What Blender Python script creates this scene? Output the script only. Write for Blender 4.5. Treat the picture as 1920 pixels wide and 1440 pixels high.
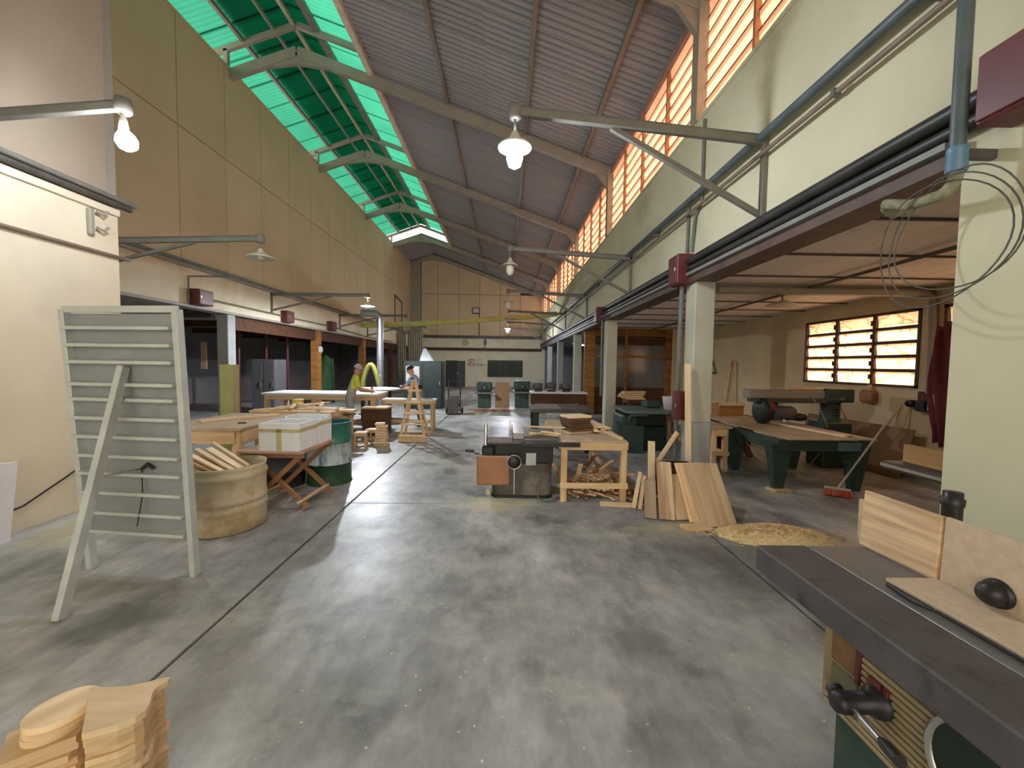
import bpy, bmesh, math, random
from mathutils import Vector, Matrix, noise as mnoise

R = math.radians
random.seed(11)
scene = bpy.context.scene
COL = scene.collection
for o in list(bpy.data.objects):
    bpy.data.objects.remove(o, do_unlink=True)

# ------------------------------------------------------------------ camera
F_PX = 760.0
YAW, PITCH, ROLL = math.atan(12 / F_PX), -math.atan(37 / F_PX), R(0.8)
fwd = Vector((math.sin(YAW) * math.cos(PITCH), math.cos(YAW) * math.cos(PITCH), math.sin(PITCH)))
r0 = fwd.cross(Vector((0, 0, 1))).normalized()
u0 = r0.cross(fwd)
rr = r0 * math.cos(ROLL) + u0 * math.sin(ROLL)
uu = -r0 * math.sin(ROLL) + u0 * math.cos(ROLL)
cam_data = bpy.data.cameras.new('camera')
cam_data.sensor_width = 36.0
cam_data.lens = 36.0 * F_PX / 1920.0
cam_data.clip_start = 0.05
cam = bpy.data.objects.new('camera', cam_data)
COL.objects.link(cam)
cm = Matrix((rr, uu, -fwd)).transposed().to_4x4()
cm.translation = (0, 0, 1.7)
cam.matrix_world = cm
scene.camera = cam

# ------------------------------------------------------------------ world, sun, exposure
world = bpy.data.worlds.new('hazy_sky')
scene.world = world
world.use_nodes = True
bg = world.node_tree.nodes['Background']
bg.inputs[0].default_value = (1.0, 0.91, 0.78, 1)
bg.inputs[1].default_value = 1.7
sun_d = bpy.data.lights.new('sun', 'SUN')
sun_d.energy = 6.0
sun_d.angle = R(1.5)
sun_d.color = (1.0, 0.93, 0.8)
sun = bpy.data.objects.new('sun', sun_d)
COL.objects.link(sun)
el, az = R(48), R(-12)
sdir = Vector((math.cos(el) * math.cos(az), math.cos(el) * math.sin(az), math.sin(el)))
sun.rotation_euler = (-sdir).to_track_quat('-Z', 'Y').to_euler()
sun.location = (20, 0, 30)
vs = scene.view_settings
vs.view_transform = 'Standard'
vs.look = 'None'
vs.exposure = 1.15
vs.gamma = 1.0
vs.use_curve_mapping = False
BULB_STRENGTH = 430.0
cy = scene.cycles
cy.max_bounces = 10
cy.diffuse_bounces = 6
cy.use_denoising = True
cy.sample_clamp_indirect = 6.0

# ------------------------------------------------------------------ materials
MATS = {}


def new_mat(name):
    m = bpy.data.materials.new(name)
    m.use_nodes = True
    nt = m.node_tree
    b = nt.nodes['Principled BSDF']
    return m, nt, b


def N(nt, typ, **kw):
    n = nt.nodes.new(typ)
    for k, v in kw.items():
        setattr(n, k, v)
    return n


def coords(nt, coord, scale):
    if coord == 'pos':
        src = N(nt, 'ShaderNodeNewGeometry').outputs['Position']
    else:
        src = N(nt, 'ShaderNodeTexCoord').outputs['Object']
    mp = N(nt, 'ShaderNodeMapping')
    mp.inputs['Scale'].default_value = scale if isinstance(scale, (tuple, list)) else (scale,) * 3
    nt.links.new(src, mp.inputs['Vector'])
    return mp.outputs['Vector']


def noise_node(nt, vec, scale=1.0, detail=4.0, rough=0.55):
    n = N(nt, 'ShaderNodeTexNoise')
    n.inputs['Scale'].default_value = scale
    n.inputs['Detail'].default_value = detail
    n.inputs['Roughness'].default_value = rough
    nt.links.new(vec, n.inputs['Vector'])
    return n.outputs['Fac']


def ramp(nt, fac, stops):
    r = N(nt, 'ShaderNodeValToRGB')
    els = r.color_ramp.elements
    while len(els) < len(stops):
        els.new(0.5)
    for e, (p, c) in zip(els, stops):
        e.position = p
        e.color = tuple(c) + ((1,) if len(c) == 3 else ())
    nt.links.new(fac, r.inputs['Fac'])
    return r.outputs['Color']


def mixc(nt, fac, a, b, blend='MIX'):
    m = N(nt, 'ShaderNodeMix', data_type='RGBA', blend_type=blend)
    for i, v in ((0, fac), (6, a), (7, b)):
        if hasattr(v, 'is_output') or isinstance(v, bpy.types.NodeSocket):
            nt.links.new(v, m.inputs[i])
        else:
            m.inputs[i].default_value = v if i == 0 else tuple(v) + ((1,) if len(v) == 3 else ())
    return m.outputs[2]


def mul(c, k):
    return tuple(min(1, v * k) for v in c[:3])


def mat(name, col, rough=0.6, metal=0.0, var=0.14, scale=5.0, coord='obj', bump=0.0, spec=0.4,
        stain=None, stain_at=0.6, stain_scale=2.0, rand=0.0):
    if name in MATS:
        return MATS[name]
    m, nt, b = new_mat(name)
    v = coords(nt, coord, scale)
    f = noise_node(nt, v, 1.0, 5.0)
    c = ramp(nt, f, [(0.3, mul(col, 1 - var)), (0.7, mul(col, 1 + var))])
    if stain:
        f2 = noise_node(nt, coords(nt, coord, stain_scale), 1.0, 6.0, 0.65)
        k = ramp(nt, f2, [(stain_at - 0.06, (0, 0, 0)), (stain_at + 0.08, (1, 1, 1))])
        c = mixc(nt, k, c, stain)
    if rand:
        oi = N(nt, 'ShaderNodeObjectInfo')
        k = N(nt, 'ShaderNodeMapRange')
        k.inputs[3].default_value = 1 - rand
        k.inputs[4].default_value = 1 + rand
        nt.links.new(oi.outputs['Random'], k.inputs[0])
        hs = N(nt, 'ShaderNodeHueSaturation')
        nt.links.new(k.outputs[0], hs.inputs['Value'])
        nt.links.new(c, hs.inputs['Color'])
        c = hs.outputs['Color']
    nt.links.new(c, b.inputs['Base Color'])
    b.inputs['Roughness'].default_value = rough
    b.inputs['Metallic'].default_value = metal
    b.inputs['Specular IOR Level'].default_value = spec
    if bump:
        bn = N(nt, 'ShaderNodeBump')
        bn.inputs['Strength'].default_value = bump
        bn.inputs['Distance'].default_value = 0.01
        nt.links.new(noise_node(nt, coords(nt, coord, scale * 6), 1.0, 4.0), bn.inputs['Height'])
        nt.links.new(bn.outputs['Normal'], b.inputs['Normal'])
    MATS[name] = m
    return m


def wood(name, light, dark, rough=0.6, fine=1.0, rand=0.12, heart=0.5):
    """grain runs along the local X axis of the piece"""
    if name in MATS:
        return MATS[name]
    m, nt, b = new_mat(name)
    oi = N(nt, 'ShaderNodeObjectInfo')
    tc = N(nt, 'ShaderNodeTexCoord')
    add = N(nt, 'ShaderNodeVectorMath', operation='ADD')
    sc = N(nt, 'ShaderNodeVectorMath', operation='SCALE')
    cmb = N(nt, 'ShaderNodeCombineXYZ')
    for i in range(3):
        nt.links.new(oi.outputs['Random'], cmb.inputs[i])
    nt.links.new(cmb.outputs[0], sc.inputs[0])
    sc.inputs['Scale'].default_value = 37.0
    nt.links.new(tc.outputs['Object'], add.inputs[0])
    nt.links.new(sc.outputs[0], add.inputs[1])
    mp = N(nt, 'ShaderNodeMapping')
    mp.inputs['Scale'].default_value = (1.6 * fine, 22 * fine, 22 * fine)
    nt.links.new(add.outputs[0], mp.inputs['Vector'])
    g = noise_node(nt, mp.outputs['Vector'], 1.0, 5.0, 0.6)
    mp2 = N(nt, 'ShaderNodeMapping')
    mp2.inputs['Scale'].default_value = (0.9, 5.5, 5.5)
    nt.links.new(add.outputs[0], mp2.inputs['Vector'])
    g2 = noise_node(nt, mp2.outputs['Vector'], 1.0, 2.0, 0.5)
    c = ramp(nt, g, [(0.3, light), (0.72, dark)])
    k = ramp(nt, g2, [(heart, (0, 0, 0)), (heart + 0.2, (1, 1, 1))])
    c = mixc(nt, k, c, mul(dark, 0.9))
    kk = N(nt, 'ShaderNodeMapRange')
    kk.inputs[3].default_value = 1 - rand
    kk.inputs[4].default_value = 1 + rand
    nt.links.new(oi.outputs['Random'], kk.inputs[0])
    hs = N(nt, 'ShaderNodeHueSaturation')
    nt.links.new(kk.outputs[0], hs.inputs['Value'])
    nt.links.new(c, hs.inputs['Color'])
    nt.links.new(hs.outputs['Color'], b.inputs['Base Color'])
    b.inputs['Roughness'].default_value = rough
    b.inputs['Specular IOR Level'].default_value = 0.25
    MATS[name] = m
    return m


def translucent(name, col, mix=0.85, veins=None, scale=3.0, rough=0.4):
    if name in MATS:
        return MATS[name]
    m, nt, b = new_mat(name)
    tr = N(nt, 'ShaderNodeBsdfTranslucent')
    v = coords(nt, 'pos', scale)
    f = noise_node(nt, v, 1.0, 4.0)
    c = ramp(nt, f, [(0.3, mul(col, 0.85)), (0.7, mul(col, 1.12))])
    if veins:
        w = N(nt, 'ShaderNodeTexVoronoi', feature='DISTANCE_TO_EDGE')
        w.inputs['Scale'].default_value = 1.0
        dst = N(nt, 'ShaderNodeVectorMath', operation='ADD')
        nz = N(nt, 'ShaderNodeTexNoise')
        nz.inputs['Scale'].default_value = 1.2
        nt.links.new(coords(nt, 'pos', (1.0, 2.2, 5.0)), nz.inputs['Vector'])
        nt.links.new(coords(nt, 'pos', (1.0, 2.2, 5.0)), dst.inputs[0])
        nt.links.new(nz.outputs['Color'], dst.inputs[1])
        nt.links.new(dst.outputs[0], w.inputs['Vector'])
        k = ramp(nt, w.outputs['Distance'], [(0.0, (1, 1, 1)), (0.05, (0, 0, 0))])
        c = mixc(nt, k, c, veins)
    nt.links.new(c, tr.inputs['Color'])
    nt.links.new(c, b.inputs['Base Color'])
    b.inputs['Roughness'].default_value = rough
    ms = N(nt, 'ShaderNodeMixShader')
    ms.inputs[0].default_value = mix
    nt.links.new(b.outputs[0], ms.inputs[1])
    nt.links.new(tr.outputs[0], ms.inputs[2])
    nt.links.new(ms.outputs[0], nt.nodes['Material Output'].inputs['Surface'])
    MATS[name] = m
    return m


def emitter(name, col, strength):
    m, nt, b = new_mat(name)
    e = N(nt, 'ShaderNodeEmission')
    e.inputs[0].default_value = tuple(col) + (1,)
    e.inputs[1].default_value = strength
    nt.links.new(e.outputs[0], nt.nodes['Material Output'].inputs['Surface'])
    MATS[name] = m
    return m


def concrete_floor():
    m, nt, b = new_mat('concrete_floor')
    big = noise_node(nt, coords(nt, 'pos', (0.55, 0.4, 0.5)), 1.0, 6.0, 0.62)
    c = ramp(nt, big, [(0.3, (0.2, 0.205, 0.2)), (0.5, (0.42, 0.425, 0.415)), (0.66, (0.68, 0.69, 0.69))])
    streak = noise_node(nt, coords(nt, 'pos', (4.2, 0.9, 1)), 1.0, 5.0, 0.6)
    c = mixc(nt, 0.55, c, ramp(nt, streak, [(0.3, (0.5, 0.5, 0.5)), (0.5, (0.8, 0.8, 0.79)), (0.72, (1, 1, 1))]), 'MULTIPLY')
    blot = noise_node(nt, coords(nt, 'pos', (1.7, 1.3, 1)), 1.0, 3.0, 0.5)
    c = mixc(nt, ramp(nt, blot, [(0.52, (0, 0, 0)), (0.66, (0.75, 0.75, 0.75))]), c, (0.13, 0.135, 0.13))
    fine = noise_node(nt, coords(nt, 'pos', (7, 4, 1)), 1.0, 6.0, 0.7)
    c = mixc(nt, 0.5, c, ramp(nt, fine, [(0.34, (0.42, 0.42, 0.41)), (0.6, (1, 1, 1))]), 'MULTIPLY')
    dust = noise_node(nt, coords(nt, 'pos', (0.9, 1.4, 1)), 1.0, 7.0, 0.7)
    c = mixc(nt, ramp(nt, dust, [(0.52, (0, 0, 0)), (0.7, (0.5, 0.5, 0.5))]), c, (0.62, 0.62, 0.54))
    # spilled yellow sawdust: round patches around the machines and along the left wall foot
    geo = N(nt, 'ShaderNodeNewGeometry').outputs['Position']
    for (px, py, rx, ry, amt) in ((-0.1, 4.9, 0.75, 0.5, 0.8), (1.85, 4.15, 0.9, 0.32, 0.6), (-4.2, 4.3, 0.55, 1.1, 0.75),
                                  (3.0, 3.9, 0.9, 0.5, 0.7), (3.7, 5.45, 0.35, 0.3, 0.5), (-0.4, 6.2, 0.5, 1.2, 0.35), (-0.5, 14.5, 1.5, 1.2, 0.5)):
        sub = N(nt, 'ShaderNodeVectorMath', operation='SUBTRACT')
        nt.links.new(geo, sub.inputs[0])
        sub.inputs[1].default_value = (px, py, 0)
        dv = N(nt, 'ShaderNodeVectorMath', operation='DIVIDE')
        nt.links.new(sub.outputs[0], dv.inputs[0])
        dv.inputs[1].default_value = (rx, ry, 1)
        ln = N(nt, 'ShaderNodeVectorMath', operation='LENGTH')
        nt.links.new(dv.outputs[0], ln.inputs[0])
        ad = N(nt, 'ShaderNodeMath', operation='MULTIPLY_ADD')
        nt.links.new(noise_node(nt, coords(nt, 'pos', 5.0), 1.0, 5.0, 0.7), ad.inputs[0])
        ad.inputs[1].default_value = 1.6
        nt.links.new(ln.outputs['Value'], ad.inputs[2])
        k = ramp(nt, ad.outputs[0], [(0.9 / 2, (amt,) * 3), (1.55 / 2, (0, 0, 0))])
        hf = nt.nodes[-1]
        sc = N(nt, 'ShaderNodeMath', operation='MULTIPLY')
        sc.inputs[1].default_value = 0.5
        nt.links.new(ad.outputs[0], sc.inputs[0])
        nt.links.new(sc.outputs[0], hf.inputs['Fac'])
        c = mixc(nt, k, c, (0.62, 0.54, 0.3))
    nt.links.new(c, b.inputs['Base Color'])
    rg = ramp(nt, big, [(0.3, (0.55,) * 3), (0.7, (0.3,) * 3)])
    nt.links.new(rg, b.inputs['Roughness'])
    b.inputs['Specular IOR Level'].default_value = 0.45
    bn = N(nt, 'ShaderNodeBump')
    bn.inputs['Strength'].default_value = 0.12
    bn.inputs['Distance'].default_value = 0.004
    nt.links.new(fine, bn.inputs['Height'])
    nt.links.new(bn.outputs['Normal'], b.inputs['Normal'])
    MATS['floor'] = m
    return m


CONC = concrete_floor()
CREAM = mat('cream_plaster', (0.7, 0.64, 0.48), 0.8, var=0.08, scale=1.5, coord='pos', bump=0.15, stain=(0.62, 0.52, 0.34), stain_at=0.66, stain_scale=0.7)
PLASTER = mat('greenish_plaster', (0.6, 0.58, 0.41), 0.8, var=0.07, scale=1.2, coord='pos', bump=0.15, stain=(0.46, 0.42, 0.26), stain_at=0.63, stain_scale=0.55)
PANEL = mat('beige_panel', (0.56, 0.46, 0.305), 0.75, var=0.07, scale=0.8, coord='pos', rand=0.04)
TAUPE = mat('taupe_panel', (0.36, 0.3, 0.23), 0.75, var=0.07, scale=0.8, coord='pos')
JOINT = mat('dark_joint', (0.05, 0.045, 0.035), 0.9)
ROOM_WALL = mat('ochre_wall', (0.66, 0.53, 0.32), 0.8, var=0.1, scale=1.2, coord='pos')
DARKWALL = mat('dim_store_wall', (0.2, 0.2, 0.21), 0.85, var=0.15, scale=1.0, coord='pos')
CEILBOARD = mat('ceiling_board_paint', (0.8, 0.72, 0.66), 0.7, var=0.06, rand=0.05)
ROOFSHEET = mat('fibre_cement_sheet', (0.3, 0.29, 0.3), 0.7, var=0.06, scale=1.0, rand=0.06)
STEELPAINT = mat('grey_steel_paint', (0.3, 0.28, 0.235), 0.55, var=0.1, scale=3)
STEELDARK = mat('dark_steel_paint', (0.075, 0.065, 0.055), 0.5, var=0.3, scale=3)
GREYMETAL = mat('galvanised_metal', (0.5, 0.53, 0.53), 0.45, 0.35, var=0.1, scale=4, stain=(0.38, 0.4, 0.4), stain_at=0.6)
ARMPAINT = mat('lamp_arm_paint', (0.17, 0.165, 0.14), 0.5, var=0.15, scale=4)
CONDUIT = mat('conduit_grey', (0.13, 0.14, 0.13), 0.45, var=0.25, scale=4)
BLUEPIPE = mat('blue_grey_pipe', (0.085, 0.11, 0.115), 0.45, var=0.2, scale=5)
REDBOX = mat('oxide_red_enamel', (0.11, 0.025, 0.025), 0.45, var=0.2, scale=6)
CREAMCOL = mat('column_paint', (0.47, 0.46, 0.36), 0.75, var=0.1, scale=2, coord='pos', bump=0.15)
GREYCOL = mat('grey_column_paint', (0.34, 0.36, 0.34), 0.7, var=0.12, scale=3, coord='pos')
BROWNFRAME = mat('brown_window_steel', (0.11, 0.06, 0.04), 0.6, var=0.2)
PEACHPANE = translucent('peach_louvre_glass', (0.48, 0.225, 0.135), 0.92)
WINPANE = translucent('marbled_window_glass', (0.66, 0.42, 0.25), 0.94, veins=(0.36, 0.14, 0.05))
GREENSHEET = translucent('green_translucent_sheet', (0.018, 0.13, 0.085), 0.9, scale=0.8)
ENAMEL = mat('cream_enamel', (0.55, 0.53, 0.44), 0.4, var=0.1)
BULBOFF = mat('opal_glass', (0.8, 0.78, 0.7), 0.25, var=0.03)

PINE = wood('pine', (0.82, 0.6, 0.36), (0.64, 0.42, 0.21))
PINE2 = wood('pale_pine', (0.86, 0.69, 0.45), (0.7, 0.5, 0.29), rand=0.12)
OAK = wood('tan_wood', (0.72, 0.53, 0.33), (0.54, 0.37, 0.2))
HEART = wood('two_tone_wood', (0.84, 0.66, 0.42), (0.42, 0.24, 0.14), heart=0.46)
REDWOOD = wood('reddish_wood', (0.42, 0.22, 0.12), (0.26, 0.12, 0.06))
ORANGEWOOD = wood('orange_stained_wood', (0.4, 0.19, 0.05), (0.24, 0.1, 0.025))
DARKWOOD = wood('dark_timber', (0.12, 0.05, 0.025), (0.06, 0.025, 0.012))
PLY = mat('plywood_top', (0.47, 0.36, 0.24), 0.7, var=0.14, scale=(1.0, 9, 9), stain=(0.34, 0.27, 0.19), stain_at=0.58)
CHIP = mat('chipboard', (0.58, 0.46, 0.33), 0.8, var=0.1, scale=30)
GREENMACH = mat('green_machine_paint', (0.03, 0.058, 0.045), 0.5, var=0.25, scale=4, stain=(0.075, 0.09, 0.07), stain_at=0.66)
DGREEN = mat('dark_green_paint', (0.014, 0.025, 0.021), 0.5, var=0.3)
BLACK = mat('black_rubber', (0.02, 0.018, 0.018), 0.4, var=0.3)
CASTIRON = mat('cast_iron', (0.15, 0.135, 0.135), 0.4, 0.45, var=0.25, scale=5, stain=(0.07, 0.055, 0.05), stain_at=0.6, stain_scale=4)
CHROME = mat('bright_steel', (0.6, 0.6, 0.6), 0.25, 0.9, var=0.05)
WHITE = mat('white_paint', (0.72, 0.72, 0.74), 0.5, var=0.05)
SAWDUST = mat('sawdust', (0.84, 0.63, 0.32), 0.95, var=0.25, scale=40)

# ------------------------------------------------------------------ mesh helpers
class MB:
    def __init__(s):
        s.v, s.f, s.sm = [], [], []

    def add(s, vs_, fs, smooth=False):
        n = len(s.v)
        s.v += [tuple(v) for v in vs_]
        for f in fs:
            s.f.append([i + n for i in f])
            s.sm.append(smooth)
        return s

    def box(s, c, size, rot=None, b=0.0):
        hx, hy, hz = (d / 2 for d in size)
        c = Vector(c)
        T = (lambda p: c + rot @ Vector(p)) if rot is not None else (lambda p: c + Vector(p))
        b = min(b, hx * 0.9, hy * 0.9, hz * 0.9)
        if b <= 0:
            vs_ = [T((x * hx, y * hy, z * hz)) for x in (-1, 1) for y in (-1, 1) for z in (-1, 1)]
            s.add(vs_, [(0, 1, 3, 2), (4, 6, 7, 5), (0, 4, 5, 1), (2, 3, 7, 6), (0, 2, 6, 4), (1, 5, 7, 3)])
            return s
        idx, vs_ = {}, []
        for x in (-1, 1):
            for y in (-1, 1):
                for z in (-1, 1):
                    for a in range(3):
                        p = [x * hx, y * hy, z * hz]
                        for k in range(3):
                            if k != a:
                                p[k] -= (x, y, z)[k] * b
                        idx[(x, y, z, a)] = len(vs_)
                        vs_.append(T(p))
        fs = []
        for a in range(3):
            o1, o2 = [k for k in range(3) if k != a]
            for sg in (-1, 1):
                q = []
                for (p1, p2) in ((-1, -1), (1, -1), (1, 1), (-1, 1)):
                    k = [0, 0, 0]
                    k[a], k[o1], k[o2] = sg, p1, p2
                    q.append(idx[(k[0], k[1], k[2], a)])
                fs.append(q)
        for a in range(3):
            o1, o2 = [k for k in range(3) if k != a]
            for p1 in (-1, 1):
                for p2 in (-1, 1):
                    q = []
                    for (sg, ax) in ((-1, o1), (1, o1), (1, o2), (-1, o2)):
                        k = [0, 0, 0]
                        k[a], k[o1], k[o2] = sg, p1, p2
                        q.append(idx[(k[0], k[1], k[2], ax)])
                    fs.append(q)
        for x in (-1, 1):
            for y in (-1, 1):
                for z in (-1, 1):
                    fs.append([idx[(x, y, z, a)] for a in range(3)])
        s.add(vs_, fs)
        return s

    def bx(s, x0, x1, y0, y1, z0, z1, b=0.0):
        return s.box(((x0 + x1) / 2, (y0 + y1) / 2, (z0 + z1) / 2), (abs(x1 - x0), abs(y1 - y0), abs(z1 - z0)), None, b)

    def bar(s, p0, p1, w, h, b=0.0, up=(0, 0, 1)):
        p0, p1 = Vector(p0), Vector(p1)
        return s.box((p0 + p1) / 2, ((p1 - p0).length, w, h), frame(p1 - p0, up).to_3x3(), b)

    def tube(s, pts, r, seg=10, closed=False, caps=True):
        pts = [Vector(p) for p in pts]
        n = len(pts)
        rs = r if isinstance(r, (list, tuple)) else [r] * n
        rings = []
        prev = None
        for i, p in enumerate(pts):
            if closed:
                d = pts[(i + 1) % n] - pts[i - 1]
            else:
                d = pts[min(i + 1, n - 1)] - pts[max(i - 1, 0)]
            d.normalize()
            if prev is None:
                a = d.orthogonal().normalized()
            else:
                a = (prev - d * prev.dot(d))
                a = a.normalized() if a.length > 1e-5 else d.orthogonal().normalized()
            prev = a
            b_ = d.cross(a)
            rings.append([p + (a * math.cos(t) + b_ * math.sin(t)) * rs[i] for t in [2 * math.pi * k / seg for k in range(seg)]])
        vs_ = [v for rg in rings for v in rg]
        fs = []
        for i in range(n if closed else n - 1):
            j = (i + 1) % n
            for k in range(seg):
                k2 = (k + 1) % seg
                fs.append((i * seg + k, i * seg + k2, j * seg + k2, j * seg + k))
        s.add(vs_, fs, True)
        if caps and not closed:
            s.add(rings[0], [tuple(reversed(range(seg)))])
            s.add(rings[-1], [tuple(range(seg))])
        return s

    def lathe(s, prof, c=(0, 0, 0), seg=24, axis=None, caps=(False, False), smooth=True):
        """prof: list of (radius, height); axis rotation matrix optional"""
        c = Vector(c)
        T = (lambda p: c + axis @ Vector(p)) if axis is not None else (lambda p: c + Vector(p))
        vs_, fs = [], []
        for (r, z) in prof:
            for k in range(seg):
                t = 2 * math.pi * k / seg
                vs_.append(T((r * math.cos(t), r * math.sin(t), z)))
        for i in range(len(prof) - 1):
            for k in range(seg):
                k2 = (k + 1) % seg
                fs.append((i * seg + k, i * seg + k2, (i + 1) * seg + k2, (i + 1) * seg + k))
        s.add(vs_, fs, smooth)
        n = len(vs_)
        if caps[0]:
            s.add(vs_[:seg], [tuple(reversed(range(seg)))])
        if caps[1]:
            s.add(vs_[n - seg:], [tuple(range(seg))])
        return s

    def prism(s, poly, z0, z1, T=None, smooth_side=False):
        """poly in local xy, extruded z0..z1; T is a 4x4 matrix or None"""
        n = len(poly)
        f = (lambda p: T @ Vector(p)) if T is not None else Vector
        a = [f((x, y, z0)) for x, y in poly]
        b_ = [f((x, y, z1)) for x, y in poly]
        s.add(a + b_, [tuple(reversed(range(n))), tuple(range(n, 2 * n))])
        s.add(a + b_, [(i, (i + 1) % n, (i + 1) % n + n, i + n) for i in range(n)], smooth_side)
        return s

    def grid(s, fn, nu, nv, smooth=True):
        vs_ = [fn(i / nu, j / nv) for j in range(nv + 1) for i in range(nu + 1)]
        fs = [(j * (nu + 1) + i, j * (nu + 1) + i + 1, (j + 1) * (nu + 1) + i + 1, (j + 1) * (nu + 1) + i) for j in range(nv) for i in range(nu)]
        return s.add(vs_, fs, smooth)

    def mesh(s, name, M=None):
        me = bpy.data.meshes.new(name)
        vv = s.v if M is None else [tuple(M @ Vector(v)) for v in s.v]
        me.from_pydata(vv, [], s.f)
        me.polygons.foreach_set('use_smooth', s.sm)
        bm = bmesh.new()
        bm.from_mesh(me)
        bmesh.ops.recalc_face_normals(bm, faces=bm.faces)
        bm.to_mesh(me)
        bm.free()
        me.update()
        return me


def frame(d, up=(0, 0, 1), loc=(0, 0, 0)):
    x = Vector(d).normalized()
    up = Vector(up)
    y = up.cross(x)
    if y.length < 1e-4:
        y = Vector((0, 1, 0)).cross(x)
        if y.length < 1e-4:
            y = Vector((1, 0, 0)).cross(x)
    y.normalize()
    z = x.cross(y)
    m = Matrix((x, y, z)).transposed().to_4x4()
    m.translation = Vector(loc)
    return m


WM = {}   # world matrix of every object at build time


def link(o, parent, M):
    COL.objects.link(o)
    WM[o.name] = M.copy()
    if parent is not None:
        o.parent = parent
        o.matrix_basis = WM[parent.name].inverted() @ M
    else:
        o.matrix_basis = M
    return o


def tag(o, label=None, cat=None, group=None, kind=None):
    if label:
        o['label'] = label
    if cat:
        o['category'] = cat
    if group:
        o['group'] = group
    if kind:
        o['kind'] = kind
    return o


def thing(name, label, cat, loc=(0, 0, 0), rz=0.0, group=None):
    o = bpy.data.objects.new(name, None)
    o.empty_display_size = 0.1
    link(o, None, Matrix.Translation(loc) @ Matrix.Rotation(rz, 4, 'Z'))
    return tag(o, label, cat, group)


def setting(name):
    o = bpy.data.objects.new(name, None)
    o.empty_display_size = 0.1
    link(o, None, Matrix())
    return tag(o, kind='structure')


def part(name, mb, m, parent, M=None, label=None):
    """mb in world coordinates (M None) or in the local frame M"""
    if M is None:
        M = WM[parent.name]
        me = mb.mesh(name, M.inverted())
    else:
        me = mb.mesh(name)
    me.materials.append(m)
    o = bpy.data.objects.new(name, me)
    link(o, parent, M)
    return tag(o, label)


def piece(name, me, parent, M):
    """another object on shared mesh data"""
    o = bpy.data.objects.new(name, me)
    return link(o, parent, M)


def solo(name, label, cat, mb, m, loc=(0, 0, 0), group=None, kind=None, M=None, rz=0.0):
    """a thing that is one mesh; mb in world coordinates, origin moved to loc"""
    if M is None:
        M = Matrix.Translation(loc) @ Matrix.Rotation(rz, 4, 'Z')
        me = mb.mesh(name, M.inverted())
    else:
        me = mb.mesh(name)
    me.materials.append(m)
    o = bpy.data.objects.new(name, me)
    link(o, None, M)
    return tag(o, label, cat, group, kind)


def stick(name, p0, p1, w, h, m, parent=None, b=0.003, up=(0, 0, 1), label=None, cat=None, group=None, taper=0.0, kind=None):
    """a straight board or bar; local X along its length"""
    p0, p1 = Vector(p0), Vector(p1)
    L = (p1 - p0).length
    mb = MB().box((0, 0, 0), (L, w, h), None, b)
    if taper:
        mb.v = [(x, y * (1 - taper * (x / L + 0.5)), z * (1 - taper * (x / L + 0.5))) for x, y, z in mb.v]
    M = frame(p1 - p0, up, (p0 + p1) / 2)
    me = mb.mesh(name)
    me.materials.append(m)
    o = bpy.data.objects.new(name, me)
    link(o, parent, M)
    return tag(o, label, cat, group, kind)


def slab(name, c, size, m, parent=None, rz=0.0, b=0.004, label=None, cat=None, group=None, tilt=None):
    M = Matrix.Translation(c) @ Matrix.Rotation(rz, 4, 'Z')
    if tilt is not None:
        M = M @ tilt.to_4x4()
    mb = MB().box((0, 0, 0), size, None, b)
    me = mb.mesh(name)
    me.materials.append(m)
    o = bpy.data.objects.new(name, me)
    link(o, parent, M)
    return tag(o, label, cat, group)


def copy_tree(o, M, label=None, group=None):
    """copy a thing, its parts and their sub-parts to world matrix M"""
    c = o.copy()
    link(c, None, M)
    if label:
        c['label'] = label
    if group:
        c['group'] = group

    def rec(src, dst):
        for ch in [x for x in src.children]:
            k = ch.copy()
            COL.objects.link(k)
            k.parent = dst
            k.matrix_basis = ch.matrix_basis.copy()
            WM[k.name] = WM[dst.name] @ ch.matrix_basis
            rec(ch, k)
    rec(o, c)
    return c


ORD = ['lowest', 'second', 'third', 'fourth', 'fifth', 'sixth', 'seventh', 'eighth', 'ninth', 'tenth', 'eleventh', 'twelfth', 'thirteenth', 'fourteenth']


def TR(x, y, z, rz=0.0):
    return Matrix.Translation((x, y, z)) @ Matrix.Rotation(rz, 4, 'Z')


def arc(c, r, a0, a1, n, ux, uy):
    c, ux, uy = Vector(c), Vector(ux), Vector(uy)
    return [c + ux * (r * math.cos(a0 + (a1 - a0) * i / n)) + uy * (r * math.sin(a0 + (a1 - a0) * i / n)) for i in range(n + 1)]


# ------------------------------------------------------------------ layout numbers (metres)
XL, XR = -7.0, 2.6             # inner faces of the hall's side walls
XB = -4.75                     # face of the deeper wall block on the left
YB = 30.0                      # back (gable) wall
Y0 = -5.0                      # the hall goes on this far behind the camera
BAY = 4.9
FRAMES = [5.75 + BAY * k for k in range(5)]
SLOPE = 0.352


def roof_z(x):                 # centre line of the steel rafters
    return 9.44 - abs(x + 5.33) * SLOPE


# ------------------------------------------------------------------ floor
floor = setting('floor')
xs = [-12.4, -6.9, -1.86, 2.1, 7.0]
ys = [-6.0, -0.05, 4.85, 9.75, 14.65, 19.55, 24.45, 30.3]
G = 0.012
for i in range(len(xs) - 1):
    for j in range(len(ys) - 1):
        part('floor_slab', MB().bx(xs[i] + G, xs[i + 1] - G, ys[j] + G * 0.5, ys[j + 1] - G * 0.5, -0.12, 0.0, 0.004), CONC, floor)
part('joint_filler', MB().bx(-12.4, 7.0, -6, 30.3, -0.1, -0.018), JOINT, floor)

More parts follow.
